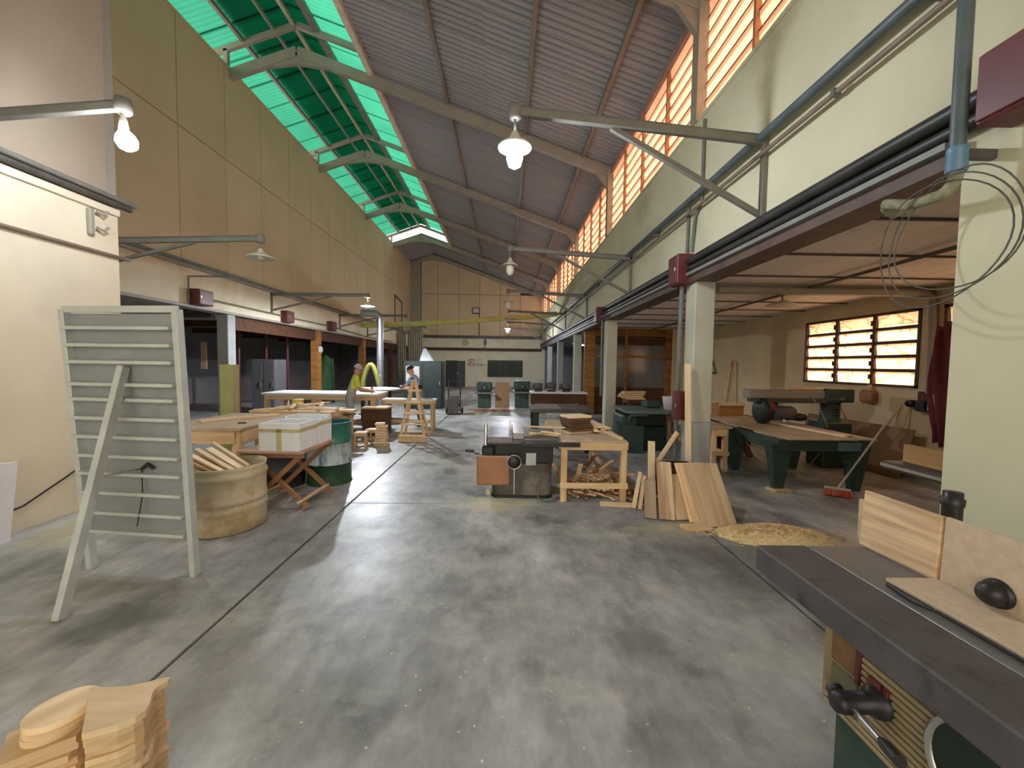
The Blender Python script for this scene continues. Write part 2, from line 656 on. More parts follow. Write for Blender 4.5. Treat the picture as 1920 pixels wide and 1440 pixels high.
# ------------------------------------------------------------------ left wall
wl = setting('wall_left')
part('wall_core', MB().bx(XL - 0.3, XL - 0.035, 5.0, YB, 3.72, 8.95), JOINT, wl)
part('fascia', MB().bx(XL - 0.3, XL, 5.0, YB, 2.9, 3.74), CREAM, wl)
part('fascia_lip', MB().bx(XL - 0.32, XL + 0.03, 5.0, YB, 2.86, 2.92), STEELPAINT, wl)
PW = 1.47
y = 10.4 - 4 * PW
while y < YB - 0.05:
    y1 = min(y + PW, YB)
    for (z0, z1) in ((3.78, 6.66), (6.68, 8.95)):
        part('panel', MB().bx(XL - 0.04, XL, max(y, 5.0) + 0.009, y1 - 0.009, z0, z1, 0.004), PANEL, wl)
    y += PW
part('ledge_rail', MB().bx(XL - 0.01, XL + 0.07, 5.0, YB, 3.72, 3.79, 0.005), STEELPAINT, wl)
# small framed hatch high on the far end of the wall
hatch = MB()
for a in ((25.6, 25.68, 3.8, 5.9), (27.3, 27.38, 3.8, 5.7)):
    hatch.bx(XL, XL + 0.05, *a)
hatch.bar((XL + 0.03, 25.6, 5.9), (XL + 0.03, 27.38, 5.7), 0.06, 0.08)
part('hatch_frame', hatch, STEELDARK, wl)

# the deeper wall block beside the camera
wb = setting('wall_left_front')
part('lower_wall', MB().bx(XB - 1.6, XB, Y0, 5.1, 0, 3.5), CREAM, wb)
part('upper_wall', MB().bx(XB - 1.6, XB - 0.05, Y0, 5.1, 3.5, 8.97), TAUPE, wb)
part('ledge', MB().bx(XB - 0.06, XB + 0.035, Y0, 5.1, 3.42, 3.5, 0.006), CREAM, wb)
part('corner_strip', MB().bx(XB - 0.09, XB - 0.035, 5.02, 5.13, 3.5, 8.97), STEELPAINT, wb)
part('panel_joint', MB().bx(XB - 0.06, XB - 0.046, 3.68, 3.7, 3.5, 8.97), JOINT, wb)

# ------------------------------------------------------------------ right wall
wr = setting('wall_right')
part('upper_wall', MB().bx(XR, XR + 0.28, Y0, YB, 3.18, 5.03), PLASTER, wr)
part('pier', MB().bx(XR, XR + 0.34, Y0, 2.35, 0, 3.18, 0.01), PLASTER, wr)
part('steel_beam', MB().bx(XR + 0.02, XR + 0.26, 2.35, YB, 2.9, 3.18), STEELDARK, wr)
part('beam_face', MB().bx(XR - 0.05, XR + 0.27, 2.35, YB, 2.87, 2.965), mat('rusty_flange', (0.1, 0.065, 0.05), 0.6, var=0.3), wr)
part('beam_lip', MB().bx(XR - 0.1, XR + 0.02, 2.35, YB, 2.965, 3.005), mat('lip_grey', (0.2, 0.2, 0.19), 0.5), wr)
part('sill', MB().bx(XR - 0.02, XR + 0.32, Y0, YB, 5.03, 5.08), PLASTER, wr)
part('head_rail', MB().bx(XR + 0.02, XR + 0.2, Y0, YB, 6.62, 6.78), mat('pinkish_rail', (0.42, 0.27, 0.22), 0.6), wr)

# clerestory windows, one per bay: mullions, rails and translucent louvre panes
ROWS, COLS = 7, 4
pane_w = BAY / COLS - 0.04
pane_h = (6.62 - 5.1) / ROWS
pane_me = MB().add([(0.02, -pane_w / 2, -pane_h * 0.46), (0.02, pane_w / 2, -pane_h * 0.46), (-0.03, pane_w / 2, pane_h * 0.44), (-0.03, -pane_w / 2, pane_h * 0.44)], [(0, 1, 2, 3)]).mesh('pane')
pane_me.materials.append(PEACHPANE)
mull_me = MB().bx(-0.035, 0.035, -0.022, 0.022, 5.08, 6.62).mesh('mullion')
mull_me.materials.append(mat('peach_mullion', (0.4, 0.2, 0.1), 0.6))
rail_me = MB().bx(-0.03, 0.03, 0, BAY, -0.011, 0.011).mesh('louvre_rail')
rail_me.materials.append(BROWNFRAME)
ybays = [0.85, 5.75, 10.65, 15.55, 20.45, 25.35]
for n_, yb in enumerate(ybays):
    w = setting('window_%d' % (n_ + 3))
    for r_ in range(ROWS + 1):
        piece('louvre_rail', rail_me, w, TR(XR + 0.1, yb, 5.1 + r_ * pane_h))
    for c_ in range(COLS):
        yc = yb + BAY / COLS * (c_ + 0.5)
        piece('mullion', mull_me, w, TR(XR + 0.07, yb + BAY / COLS * c_, 0))
        for r_ in range(ROWS):
            piece('pane', pane_me, w, TR(XR + 0.1, yc, 5.1 + (r_ + 0.5) * pane_h))
part('blank_wall', MB().bx(XR + 0.02, XR + 0.28, Y0, 0.85, 5.03, 6.8), PLASTER, wr)

wf = setting('wall_rear_added')
part('wall_body', MB().bx(-7.0, -4.6, Y0 - 0.25, Y0, 0, 10).bx(2.4, 7.0, Y0 - 0.25, Y0, 0, 10).bx(-4.6, 2.4, Y0 - 0.25, Y0, 5.5, 10), CREAM, wf)  # unseen rear wall, added; its opening is sized for daylight fill

# ------------------------------------------------------------------ back gable wall
wk = setting('wall_back')
part('lower_wall', MB().bx(XL - 0.3, XR + 0.3, YB + 0.04, YB + 0.3, 0, 3.7), CREAM, wk)


def gable_poly(x0, x1, z0, top):
    pts = [(x0, z0), (x1, z0), (x1, top(x1))]
    if x0 < -5.33 < x1:
        pts.append((-5.33, top(-5.33)))
    pts.append((x0, top(x0)))
    return pts


TG = Matrix(((1, 0, 0, 0), (0, 0, 1, 0), (0, 1, 0, 0), (0, 0, 0, 1)))   # (x, z, depth) -> (x, depth, z)
part('wall_core', MB().prism(gable_poly(XL - 0.3, XR + 0.2, 3.6, lambda x: roof_z(x) + 0.24), YB + 0.05, YB + 0.3, TG), JOINT, wk)
gx = [XL + 0.75, -5.04, -3.5, -1.97, -0.47, 1.02, XR]
for i in range(len(gx) - 1):
    a, b_ = gx[i] + 0.012, gx[i + 1] - 0.012
    part('panel', MB().bx(a, b_, YB, YB + 0.05, 3.74, 6.74), PANEL, wk)
    if roof_z((a + b_) / 2) > 7.0:
        top = lambda x: max(6.78, roof_z(x) + 0.15)
        part('panel', MB().prism(gable_poly(a, b_, 6.77, top), YB, YB + 0.05, TG), PANEL, wk)
part('corner_pilaster', MB().bx(XL, XL + 0.73, YB - 0.15, YB + 0.05, 0, 8.95), STEELPAINT, wk)
part('ledge_beam', MB().bx(XL + 0.7, XR, YB - 0.12, YB + 0.05, 3.55, 3.76), STEELDARK, wk)
part('lintel_beam', MB().bx(XL + 0.7, XR, YB - 0.14, YB + 0.05, 2.66, 2.86), DARKWOOD, wk)

# ------------------------------------------------------------------ roof
roof = setting('ceiling')
RAFT = STEELPAINT
for fy in [0.85] + FRAMES + [YB - 0.2]:
    for (xa, xb) in ((XL - 0.05, -5.33), (-5.33, XR + 0.1)):
        stick('rafter', (xa, fy, roof_z(xa)), (xb, fy, roof_z(xb)), 0.14, 0.24, RAFT, roof, 0.006)
    part('gusset', MB().prism([(-6.15, roof_z(-6.15) - 0.12), (-5.33, roof_z(-5.33) - 0.12), (-4.5, roof_z(-4.5) - 0.12), (-5.33, roof_z(-5.33) - 0.3)], fy - 0.05, fy + 0.05, TG), RAFT, roof)
    part('stanchion', MB().bx(XR - 0.05, XR + 0.09, fy - 0.09, fy + 0.09, 5.05, 6.7), mat('wall_stanchion', (0.33, 0.31, 0.24), 0.6), roof)
    part('knee_bracket', MB().prism([(2.2, roof_z(2.2) - 0.1), (XR + 0.05, roof_z(XR) - 0.1), (XR + 0.05, 6.1)], fy - 0.04, fy + 0.04, TG), RAFT, roof)
    # lantern frame standing on the rafters
    if fy > 26:
        continue
    for (p, q) in (((-7.5, 9.34), (-5.35, 10.1)), ((-5.35, 10.1), (-3.3, 9.38))):
        stick('lantern_rafter', (p[0], fy, p[1]), (q[0], fy, q[1]), 0.1, 0.14, RAFT, roof, 0.005)
    for xx in (XL - 0.1, -3.5):
        part('lantern_post', MB().bx(xx - 0.05, xx + 0.05, fy - 0.05, fy + 0.05, roof_z(xx), 9.32 + 0.35 * (abs(xx + 7.5) if xx < -5 else abs(xx + 3.3))), RAFT, roof)


def lz(x):                    # lantern sheet height
    return 10.23 - abs(x + 5.35) * 0.352


PURL = mat('purlin_paint', (0.22, 0.2, 0.17), 0.6)
for (xp, m_, w_, h_) in ((-6.67, PURL, 0.08, 0.1), (-5.9, STEELPAINT, 0.05, 0.08), (-5.42, mat('ridge_beam', (0.5, 0.45, 0.3), 0.6), 0.09, 0.1), (-4.83, PURL, 0.16, 0.1), (-3.7, PURL, 0.06, 0.08)):
    part('lantern_purlin', MB().bx(xp - w_ / 2, xp + w_ / 2, Y0, 25.5, lz(xp) - 0.04 - h_, lz(xp) - 0.04), m_, roof)
for xp in (-1.56, 0.41, 1.9):
    part('purlin', MB().bx(xp - 0.04, xp + 0.04, Y0, YB, roof_z(xp) + 0.1, roof_z(xp) + 0.2), PURL, roof)
part('roof_edge_beam', MB().bx(-3.55, -3.42, Y0, 25.4, roof_z(-3.45) + 0.1, roof_z(-3.45) + 0.3), mat('pale_edge', (0.7, 0.6, 0.48), 0.6), roof)
part('lantern_sun_stop', MB().bx(-3.4, -3.37, Y0, 25.5, roof_z(-3.4) + 0.26, lz(-3.4) - 0.02), PURL, roof)  # added strip that stops sun entering under the lantern eave
part('wall_plate', MB().bx(XL - 0.3, XL + 0.02, Y0, YB, 8.95, 9.0), PANEL, roof)


def sheet_mesh(name, x0, x1, zfun, width, pitch, amp, m, sub=8):
    n = int(round(width / pitch)) * sub
    vs_, fs = [], []
    for (x) in (x0, x1):
        for k in range(n + 1):
            yy = width * k / n
            vs_.append((x, yy, zfun(x) + amp * math.sin(2 * math.pi * yy / pitch)))
    for k in range(n):
        fs.append((k, k + 1, n + 1 + k + 1, n + 1 + k))
    mb = MB()
    mb.add(vs_, fs, True)
    me = mb.mesh(name)
    me.materials.append(m)
    return me


SW = 0.95
LANT_END = 25.5
sheetA = sheet_mesh('roof_sheet', -3.6, -0.35, lambda x: roof_z(x) + 0.245, SW + 0.06, 0.146, 0.03, ROOFSHEET)
sheetB = sheet_mesh('roof_sheet', -0.5, 3.0, lambda x: roof_z(x) + 0.225, SW + 0.06, 0.146, 0.03, ROOFSHEET)
sheetC = sheet_mesh('roof_sheet', -7.4, -5.28, lambda x: roof_z(x) + 0.235, SW + 0.06, 0.146, 0.03, ROOFSHEET)
sheetD = sheet_mesh('roof_sheet', -5.36, -3.4, lambda x: roof_z(x) + 0.25, SW + 0.06, 0.146, 0.03, ROOFSHEET)
greenL = sheet_mesh('skylight_sheet', -7.9, -5.35, lambda x: lz(x), SW + 0.06, 0.125, 0.016, GREENSHEET)
greenR = sheet_mesh('skylight_sheet', -5.35, -3.1, lambda x: lz(x), SW + 0.06, 0.125, 0.016, GREENSHEET)
capL = sheet_mesh('ridge_sheet', -6.67, -5.35, lambda x: lz(x) + 0.05, SW + 0.06, 0.125, 0.016, GREENSHEET)
capR = sheet_mesh('ridge_sheet', -5.35, -4.75, lambda x: lz(x) + 0.05, SW + 0.06, 0.125, 0.016, GREENSHEET)
k = 0
while Y0 + k * SW < YB:
    yy = Y0 + k * SW
    dz = 0.02 * (k % 2)
    for me_, nm in ((sheetA, 'roof_sheet'), (sheetB, 'roof_sheet'), (greenL, 'skylight_sheet'), (greenR, 'skylight_sheet'), (capL, 'ridge_sheet'), (capR, 'ridge_sheet')):
        if yy + SW > LANT_END and nm != 'roof_sheet':
            continue
        piece(nm, me_, roof, TR(0, yy, dz))
    if yy + SW > LANT_END:
        piece('roof_sheet', sheetC, roof, TR(0, yy, dz))
        piece('roof_sheet', sheetD, roof, TR(0, yy, dz))
    k += 1
# ------------------------------------------------------------------ right side room
RX, RC = 6.6, 2.98            # outer wall face and ceiling height
rc = setting('ceiling_right')
part('roof_deck', MB().bx(XR + 0.2, RX + 0.3, -1.0, YB, RC + 0.03, RC + 0.15), mat('pale_deck', (0.75, 0.7, 0.64), 0.8), rc)
BW, BLn = 0.34, 1.1
board_me = MB().bx(0.004, BW - 0.004, 0.004, BLn - 0.004, 0, 0.025, 0.004).mesh('ceiling_board')
board_me.materials.append(CEILBOARD)
nx = int((RX - XR - 0.25) / BW)
for j in range(-1, 12):
    for i in range(nx):
        piece('ceiling_board', board_me, rc, TR(XR + 0.28 + i * BW, 1.25 + j * BLn, RC))
BATTEN = mat('ceiling_batten', (0.13, 0.1, 0.085), 0.7)
for j in range(0, 13):
    part('batten', MB().bx(XR + 0.26, RX, 1.23 + j * BLn - 0.014, 1.23 + j * BLn + 0.014, RC - 0.022, RC + 0.002), BATTEN, rc)
part('cross_beam', MB().bx(XR + 0.26, RX, 6.2, 6.32, RC - 0.14, RC), STEELPAINT, rc)
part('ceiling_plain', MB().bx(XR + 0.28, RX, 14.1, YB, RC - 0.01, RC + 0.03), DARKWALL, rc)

we = setting('wall_far_right')
W1, W2, WZ0, WZ1 = (6.38, 8.86), (3.7, 6.04), 1.4, 2.69
m_ = MB()
m_.bx(RX, RX + 0.25, -1, 14.0, 0, WZ0).bx(RX, RX + 0.25, -1, 14.0, WZ1, RC + 0.1)
for (a, b_) in ((-1, W2[0]), (W2[1], W1[0]), (W1[1], 14.0)):
    m_.bx(RX, RX + 0.25, a, b_, WZ0, WZ1)
part('wall_body', m_, ROOM_WALL, we)
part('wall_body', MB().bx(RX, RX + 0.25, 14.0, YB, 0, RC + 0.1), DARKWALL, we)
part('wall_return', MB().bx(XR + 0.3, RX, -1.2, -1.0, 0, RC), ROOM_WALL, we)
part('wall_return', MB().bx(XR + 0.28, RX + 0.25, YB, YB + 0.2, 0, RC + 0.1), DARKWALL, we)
for n_, (a, b_) in enumerate((W1, W2)):
    w = setting('window_%d' % (n_ + 1))
    fr = MB()
    for (y0_, y1_, z0_, z1_) in ((a, b_, WZ0, WZ0 + 0.045), (a, b_, WZ1 - 0.045, WZ1), (a, a + 0.045, WZ0, WZ1), (b_ - 0.045, b_, WZ0, WZ1)):
        fr.bx(RX - 0.02, RX + 0.1, y0_, y1_, z0_, z1_)
    part('window_frame', fr, BROWNFRAME, w)
    cw = (b_ - a) / 3
    ph = (WZ1 - WZ0 - 0.09) / 5
    for i in (1, 2):
        part('mullion', MB().bx(RX - 0.01, RX + 0.06, a + cw * i - 0.03, a + cw * i + 0.03, WZ0, WZ1), BROWNFRAME, w)
        for r_ in range(5):
            part('louvre_latch', MB().bx(RX - 0.03, RX + 0.01, a + cw * i + 0.03, a + cw * i + 0.055, WZ0 + 0.12 + r_ * ph, WZ0 + 0.21 + r_ * ph, 0.004), BROWNFRAME, w)
    for r_ in range(1, 5):
        part('louvre_rail', MB().bx(RX, RX + 0.06, a, b_, WZ0 + 0.045 + r_ * ph - 0.027, WZ0 + 0.045 + r_ * ph + 0.027), BROWNFRAME, w)
    for i in range(3):
        for r_ in range(5):
            yc, zc = a + cw * (i + 0.5), WZ0 + 0.045 + (r_ + 0.5) * ph
            part('pane', MB().add([(RX + 0.05, yc - cw / 2 + 0.03, zc - ph / 2), (RX + 0.05, yc + cw / 2 - 0.03, zc - ph / 2), (RX + 0.02, yc + cw / 2 - 0.03, zc + ph / 2), (RX + 0.02, yc - cw / 2 + 0.03, zc + ph / 2)], [(0, 1, 2, 3)]), WINPANE, w)

# glazed timber partition closing the near side room
PY = 14.0
wp = setting('wall_partition')
GLASSDIM = mat('dim_glass', (0.16, 0.15, 0.15), 0.12, var=0.2, scale=0.7, spec=0.6)
for xx, ww in ((XR + 0.1, 0.36), (4.1, 0.08), (5.5, 0.22)):
    part('timber_post', MB().bx(xx, xx + ww, PY - 0.08, PY + 0.05, 0, RC), ORANGEWOOD, wp)
part('header_board', MB().bx(XR + 0.3, 5.6, PY - 0.06, PY + 0.02, 2.72, RC), ORANGEWOOD, wp)
part('header_board', MB().bx(XR + 0.46, 5.5, PY - 0.05, PY + 0.02, 2.42, 2.72), DARKWOOD, wp)
part('transom_rail', MB().bx(XR + 0.46, 5.5, PY - 0.07, PY + 0.02, 1.98, 2.06), ORANGEWOOD, wp)
for (a, b_) in ((XR + 0.46, 4.1), (4.18, 5.5)):
    part('glass_pane', MB().bx(a, b_, PY - 0.015, PY, 2.06, 2.42), GLASSDIM, wp)
    part('glass_pane', MB().bx(a, b_, PY - 0.015, PY, 0.95, 1.98), GLASSDIM, wp)
    part('lower_panel', MB().bx(a, b_, PY - 0.04, PY + 0.01, 0, 0.95), DARKWOOD, wp)
part('plaster_return', MB().bx(5.72, RX, PY - 0.1, PY + 0.05, 0, RC), ROOM_WALL, wp)

# ------------------------------------------------------------------ left side stores
lc = setting('ceiling_left')
part('soffit', MB().bx(-12.3, XL - 0.3, 5.0, YB, 2.95, 3.1), mat('store_soffit', (0.3, 0.28, 0.23), 0.8), lc)
for yy in (7.5, 10.2, 13.0, 16.0, 19.0, 22.0, 25.0):
    part('soffit_beam', MB().bx(-12.3, XL - 0.3, yy, yy + 0.12, 2.75, 2.95), DARKWOOD if yy > 12 else STEELDARK, lc)
part('timber_header', MB().bx(XL - 0.28, XL - 0.12, 10.6, YB, 2.5, 2.9), DARKWOOD, lc)
wo = setting('wall_store')
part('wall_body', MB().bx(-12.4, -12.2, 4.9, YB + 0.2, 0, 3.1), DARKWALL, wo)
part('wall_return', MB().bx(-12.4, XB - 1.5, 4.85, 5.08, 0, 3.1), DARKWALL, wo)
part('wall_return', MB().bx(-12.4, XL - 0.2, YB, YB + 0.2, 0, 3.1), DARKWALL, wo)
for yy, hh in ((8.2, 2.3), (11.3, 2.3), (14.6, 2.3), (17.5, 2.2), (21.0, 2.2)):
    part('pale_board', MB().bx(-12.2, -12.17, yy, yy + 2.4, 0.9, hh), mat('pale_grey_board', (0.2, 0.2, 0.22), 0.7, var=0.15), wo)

# ------------------------------------------------------------------ columns
def column(x0, x1, yc, top, m_, label, base=None, cap=None, grp=None):
    t = thing('column', label, 'column', ((x0 + x1) / 2, yc, 0), group=grp)
    part('shaft', MB().bx(x0, x1, yc - 0.15, yc + 0.15, base or 0.0, top, 0.012), m_, t)
    if base:
        part('painted_base', MB().bx(x0 - 0.004, x1 + 0.004, yc - 0.154, yc + 0.154, 0, base, 0.012), GREYCOL, t)
    if cap:
        part('bearing_plate', MB().bx(x0 - 0.03, x1 + 0.03, yc - 0.18, yc + 0.18, top - 0.02, top + 0.0), cap, t)
    return t


RL = ['cream concrete column with grey painted foot, leaning boards stacked around it', 'cream concrete column standing before the glazed timber partition',
      'cream concrete column just beyond the timber partition', 'slim grey column two bays beyond the timber partition', 'slim grey column nearest the gable wall on the louvred side']
for i, fy in enumerate(FRAMES):
    column(XR, XR + 0.28, fy, 2.885, CREAMCOL if i < 3 else GREYCOL, RL[i], 0.92 if i == 0 else None)
LLb = ['grey painted column between dark store bays beside olive post', 'orange stained timber column with a round bell on its side', 'orange stained timber column behind the person in the cap', 'dark timber column beside the silver duct']
for i, fy in enumerate(FRAMES[1:]):
    column(XL - 0.3, XL - 0.02, fy - 0.12, 2.86, [GREYCOL, ORANGEWOOD, ORANGEWOOD, DARKWOOD][i], LLb[i])

# ------------------------------------------------------------------ wall lamps on steel arms
def dome(mb, c, r, h):
    mb.lathe([(0.02, h), (0.035, h * 0.85), (0.05, h * 0.62), (r * 0.45, h * 0.4), (r * 0.85, h * 0.15), (r, 0.0), (r * 0.97, -0.012), (r * 0.8, h * 0.1), (r * 0.4, h * 0.33)], c, 28)


def bulb_mat(power):
    nm = 'lit_bulb_%d' % round(power * 100)
    return MATS.get(nm) or emitter(nm, (0.86, 0.91, 1.0), BULB_STRENGTH * power)


def wall_lamp(label, wx, y, zw, ze, xe, lit, style, brace_at=0.62, drop=0.72, upright=True, grp=None):
    t = thing('wall_lamp', label, 'lamp', (wx, y, zw), group=grp)
    sg = 1 if xe > wx else -1
    stick('arm', (wx, y, zw), (xe, y, ze), 0.06, 0.075, ARMPAINT, t, 0.006)
    part('conduit', MB().tube([(wx, y, zw + 0.055), (xe, y, ze + 0.05)], 0.014, 8), CONDUIT, t)
    if brace_at:
        bx_ = wx + (xe - wx) * brace_at
        bz = zw + (ze - zw) * brace_at
        stick('brace', (wx + sg * 0.03, y + 0.02, zw - drop), (bx_, y + 0.02, bz - 0.03), 0.045, 0.055, ARMPAINT, t, 0.005)
    if upright:
        part('wall_post', MB().bx(wx - sg * 0.0, wx + sg * 0.05, y - 0.03, y + 0.03, zw - drop - 0.1, zw + 0.05, 0.004), ARMPAINT, t)
    jb = MB().lathe([(0.02, 0.07), (0.06, 0.065), (0.068, 0.03), (0.068, -0.05), (0.05, -0.07), (0.0, -0.07)], (xe, y, ze), 18, caps=(True, False))
    part('junction_box', jb, ARMPAINT, t)
    zl = ze - 0.07
    if style == 'jar':            # small flared collar over a glass jar bulb
        part('stem', MB().tube([(xe, y, zl), (xe, y, zl - 0.13)], 0.012, 8), ARMPAINT, t)
        sh = MB()
        dome(sh, (xe, y, zl - 0.27), 0.17, 0.16)
        part('shade', sh, ENAMEL, t)
        part('bulb', MB().lathe([(0.05, 0.0), (0.075, -0.04), (0.08, -0.13), (0.06, -0.2), (0.02, -0.225), (0.0, -0.226)], (xe, y, zl - 0.25), 20), bulb_mat(lit) if lit else BULBOFF, t)
    elif style == 'dish':         # wide shallow enamel dish
        part('stem', MB().tube([(xe, y, zl), (xe, y, zl - 0.1)], 0.012, 8), ARMPAINT, t)
        sh = MB()
        dome(sh, (xe, y, zl - 0.24), 0.22, 0.15)
        part('shade', sh, ENAMEL, t)
        part('bulb', MB().lathe([(0.03, 0.04), (0.05, 0.0), (0.055, -0.03), (0.035, -0.06), (0.0, -0.07)], (xe, y, zl - 0.2), 16), bulb_mat(lit) if lit else BULBOFF, t)
    else:                         # bare bulb in a lamp holder, hanging askew
        part('holder', MB().lathe([(0.012, 0.0), (0.03, -0.06), (0.04, -0.16), (0.0, -0.165)], (xe, y, zl), 16), ENAMEL, t)
        ax = Matrix.Rotation(R(-14), 3, 'Y')
        part('bulb', MB().lathe([(0.035, 0.0), (0.07, -0.05), (0.085, -0.1), (0.07, -0.15), (0.03, -0.18), (0.0, -0.185)], (xe, y, zl - 0.15), 20, ax), bulb_mat(lit) if lit else BULBOFF, t)
    return t


wall_lamp('lit glass jar lamp on a long steel arm, next to the pier', XR, 4.15, 3.97, 4.2, 0.06, 0.5, 'jar')
wall_lamp('unlit jar lamp on a steel arm, second along the louvred wall from the pier', XR, 8.5, 3.92, 4.08, 0.06, False, 'jar')
wall_lamp('unlit jar lamp on a steel arm, third along the louvred wall from the pier', XR, 13.1, 3.9, 4.04, 0.05, False, 'jar')
wall_lamp('unlit lamp arm with bare end, fourth along the louvred wall from the pier', XR, 17.8, 3.9, 4.0, 0.12, False, 'dish')
wall_lamp('small lit lamp on a steel arm close to the gable wall, louvred side', XR, 22.4, 3.88, 4.0, 0.07, 1.3, 'jar')
wall_lamp('unlit lamp arm last before the gable wall on the louvred side', XR, 26.6, 3.88, 3.98, 0.1, False, 'dish')
wall_lamp('lit bare bulb hanging from a grey arm on the cream wall block', XB - 0.05, 3.9, 3.9, 4.02, -3.55, 0.32, 'bare', brace_at=None, upright=False)
wall_lamp('unlit cream dish lamp on a steel arm beside the cream wall block', XL, 6.9, 3.62, 3.72, -4.1, False, 'dish', drop=0.42)
wall_lamp('lit dish lamp on a steel arm above the workers at the table', XL, 12.25, 3.66, 3.68, -4.14, 8.5, 'dish', drop=0.45)
wall_lamp('unlit dish lamp on a steel arm between the silver duct and the curtain', XL, 17.2, 3.64, 3.66, -4.2, False, 'dish', drop=0.45)
wall_lamp('unlit dish lamp on a steel arm crossing behind the yellow hose', XL, 20.6, 3.5, 3.55, -4.1, False, 'dish', drop=0.45)

BEAMBLACK = mat('dusty_black', (0.03, 0.03, 0.028), 0.45, var=0.4, scale=3)
# ------------------------------------------------------------------ pipes and conduits
def run(name, label, pts, r, m_, cat='pipe', seg=10, clips=None):
    t = thing(name, label, cat, pts[0])
    part('tube', MB().tube(pts, r, seg), m_, t)
    if clips:
        for c in clips:
            part('clip', MB().box(c, (r * 2.8, 0.04, r * 2.8), None, 0.004), CONDUIT, t)
    return t


run('water_pipe', 'thick blue-grey pipe running the length of the louvred wall', [(XR - 0.1, Y0, 3.98), (XR - 0.1, YB - 0.2, 4.0)], 0.042, BLUEPIPE, clips=[(XR - 0.06, yy, 3.98) for yy in (2.5, 7.0, 11.5, 16, 21, 26)])
run('conduit_pipe', 'thin brown conduit below the thick blue-grey pipe', [(XR - 0.08, Y0, 3.83), (XR - 0.08, YB - 0.3, 3.83)], 0.022, mat('brown_conduit', (0.2, 0.15, 0.11), 0.5), clips=[(XR - 0.08, yy, 3.83) for yy in (3.2, 8.0, 12.5)])
run('beam_conduit', 'black conduit on top of the steel beam over the side room', [(XR - 0.065, Y0, 3.165), (XR - 0.065, YB - 0.2, 3.165)], 0.052, BEAMBLACK)
run('beam_conduit', 'black conduit along the face of the steel beam, under another', [(XR - 0.06, Y0, 3.06), (XR - 0.06, YB - 0.2, 3.06)], 0.04, BEAMBLACK)
run('conduit_drop', 'twin grey conduit dropping down the louvred wall to the red box', [(XR - 0.03, 5.45, 4.95), (XR - 0.03, 5.45, 3.9), (XR - 0.03, 5.62, 3.75), (XR - 0.03, 5.7, 3.3)], 0.02, CONDUIT)
run('conduit_drop', 'second grey conduit close beside another above the red box', [(XR - 0.03, 5.84, 3.95), (XR - 0.03, 5.84, 3.3)], 0.02, CONDUIT)
run('column_conduit', 'dark conduit running down beside the cream column with grey foot', [(XR - 0.06, 5.9, 2.9), (XR - 0.06, 5.95, 0.9), (XR - 0.06, 5.95, 0.05)], 0.032, CONDUIT)
run('column_conduit', 'dark conduit running down the column before the timber partition', [(XR - 0.06, 10.75, 2.9), (XR - 0.06, 10.75, 0.9)], 0.03, CONDUIT)
run('ledge_conduit', 'grey conduit lying on the ledge of the cream wall block', [(XB + 0.04, Y0, 3.62), (XB + 0.04, 5.3, 3.62)], 0.03, ARMPAINT)
run('ledge_conduit', 'black cable tray rail along the cream wall block', [(XB + 0.05, Y0, 3.545), (XB + 0.05, 5.22, 3.545)], 0.034, STEELDARK)
run('wall_conduit', 'thin brown conduit across the lower cream wall block', [(XB + 0.03, Y0, 2.93), (XB + 0.03, 5.2, 2.93)], 0.02, mat('brown_conduit', (0.2, 0.15, 0.11)))
run('wall_conduit', 'grey conduit along the ledge above the store bays', [(XL + 0.09, 5.2, 3.82), (XL + 0.09, YB - 0.3, 3.82)], 0.035, CONDUIT)
run('wall_conduit', 'thin brown conduit linking the red boxes over the store bays', [(XL + 0.05, 9.3, 3.12), (XL + 0.05, 13.0, 3.1), (XL + 0.05, 16.2, 3.1), (XL + 0.05, 20.0, 2.98), (XL + 0.05, 25.0, 2.98)], 0.022, mat('brown_conduit', (0.2, 0.15, 0.11)))
run('wall_conduit', 'grey conduit rising to a stub arm beside a red box', [(XL + 0.05, 9.05, 2.95), (XL + 0.05, 9.05, 3.52), (XL + 0.9, 9.05, 3.53)], 0.02, ARMPAINT)
run('ceiling_conduit', 'dark conduit crossing the boarded ceiling at an angle', [(4.4, 2.6, RC - 0.05), (4.6, 6.0, RC - 0.05), (4.9, 13.6, RC - 0.05)], 0.022, BATTEN)
run('ceiling_conduit', 'grey conduit bending from the side room ceiling down to the switch', [(3.2, 6.16, RC - 0.1), (6.4, 6.16, RC - 0.1), (6.52, 6.16, RC - 0.16), (6.54, 6.16, RC - 0.3), (6.54, 6.14, 1.34)], 0.05, STEELPAINT)

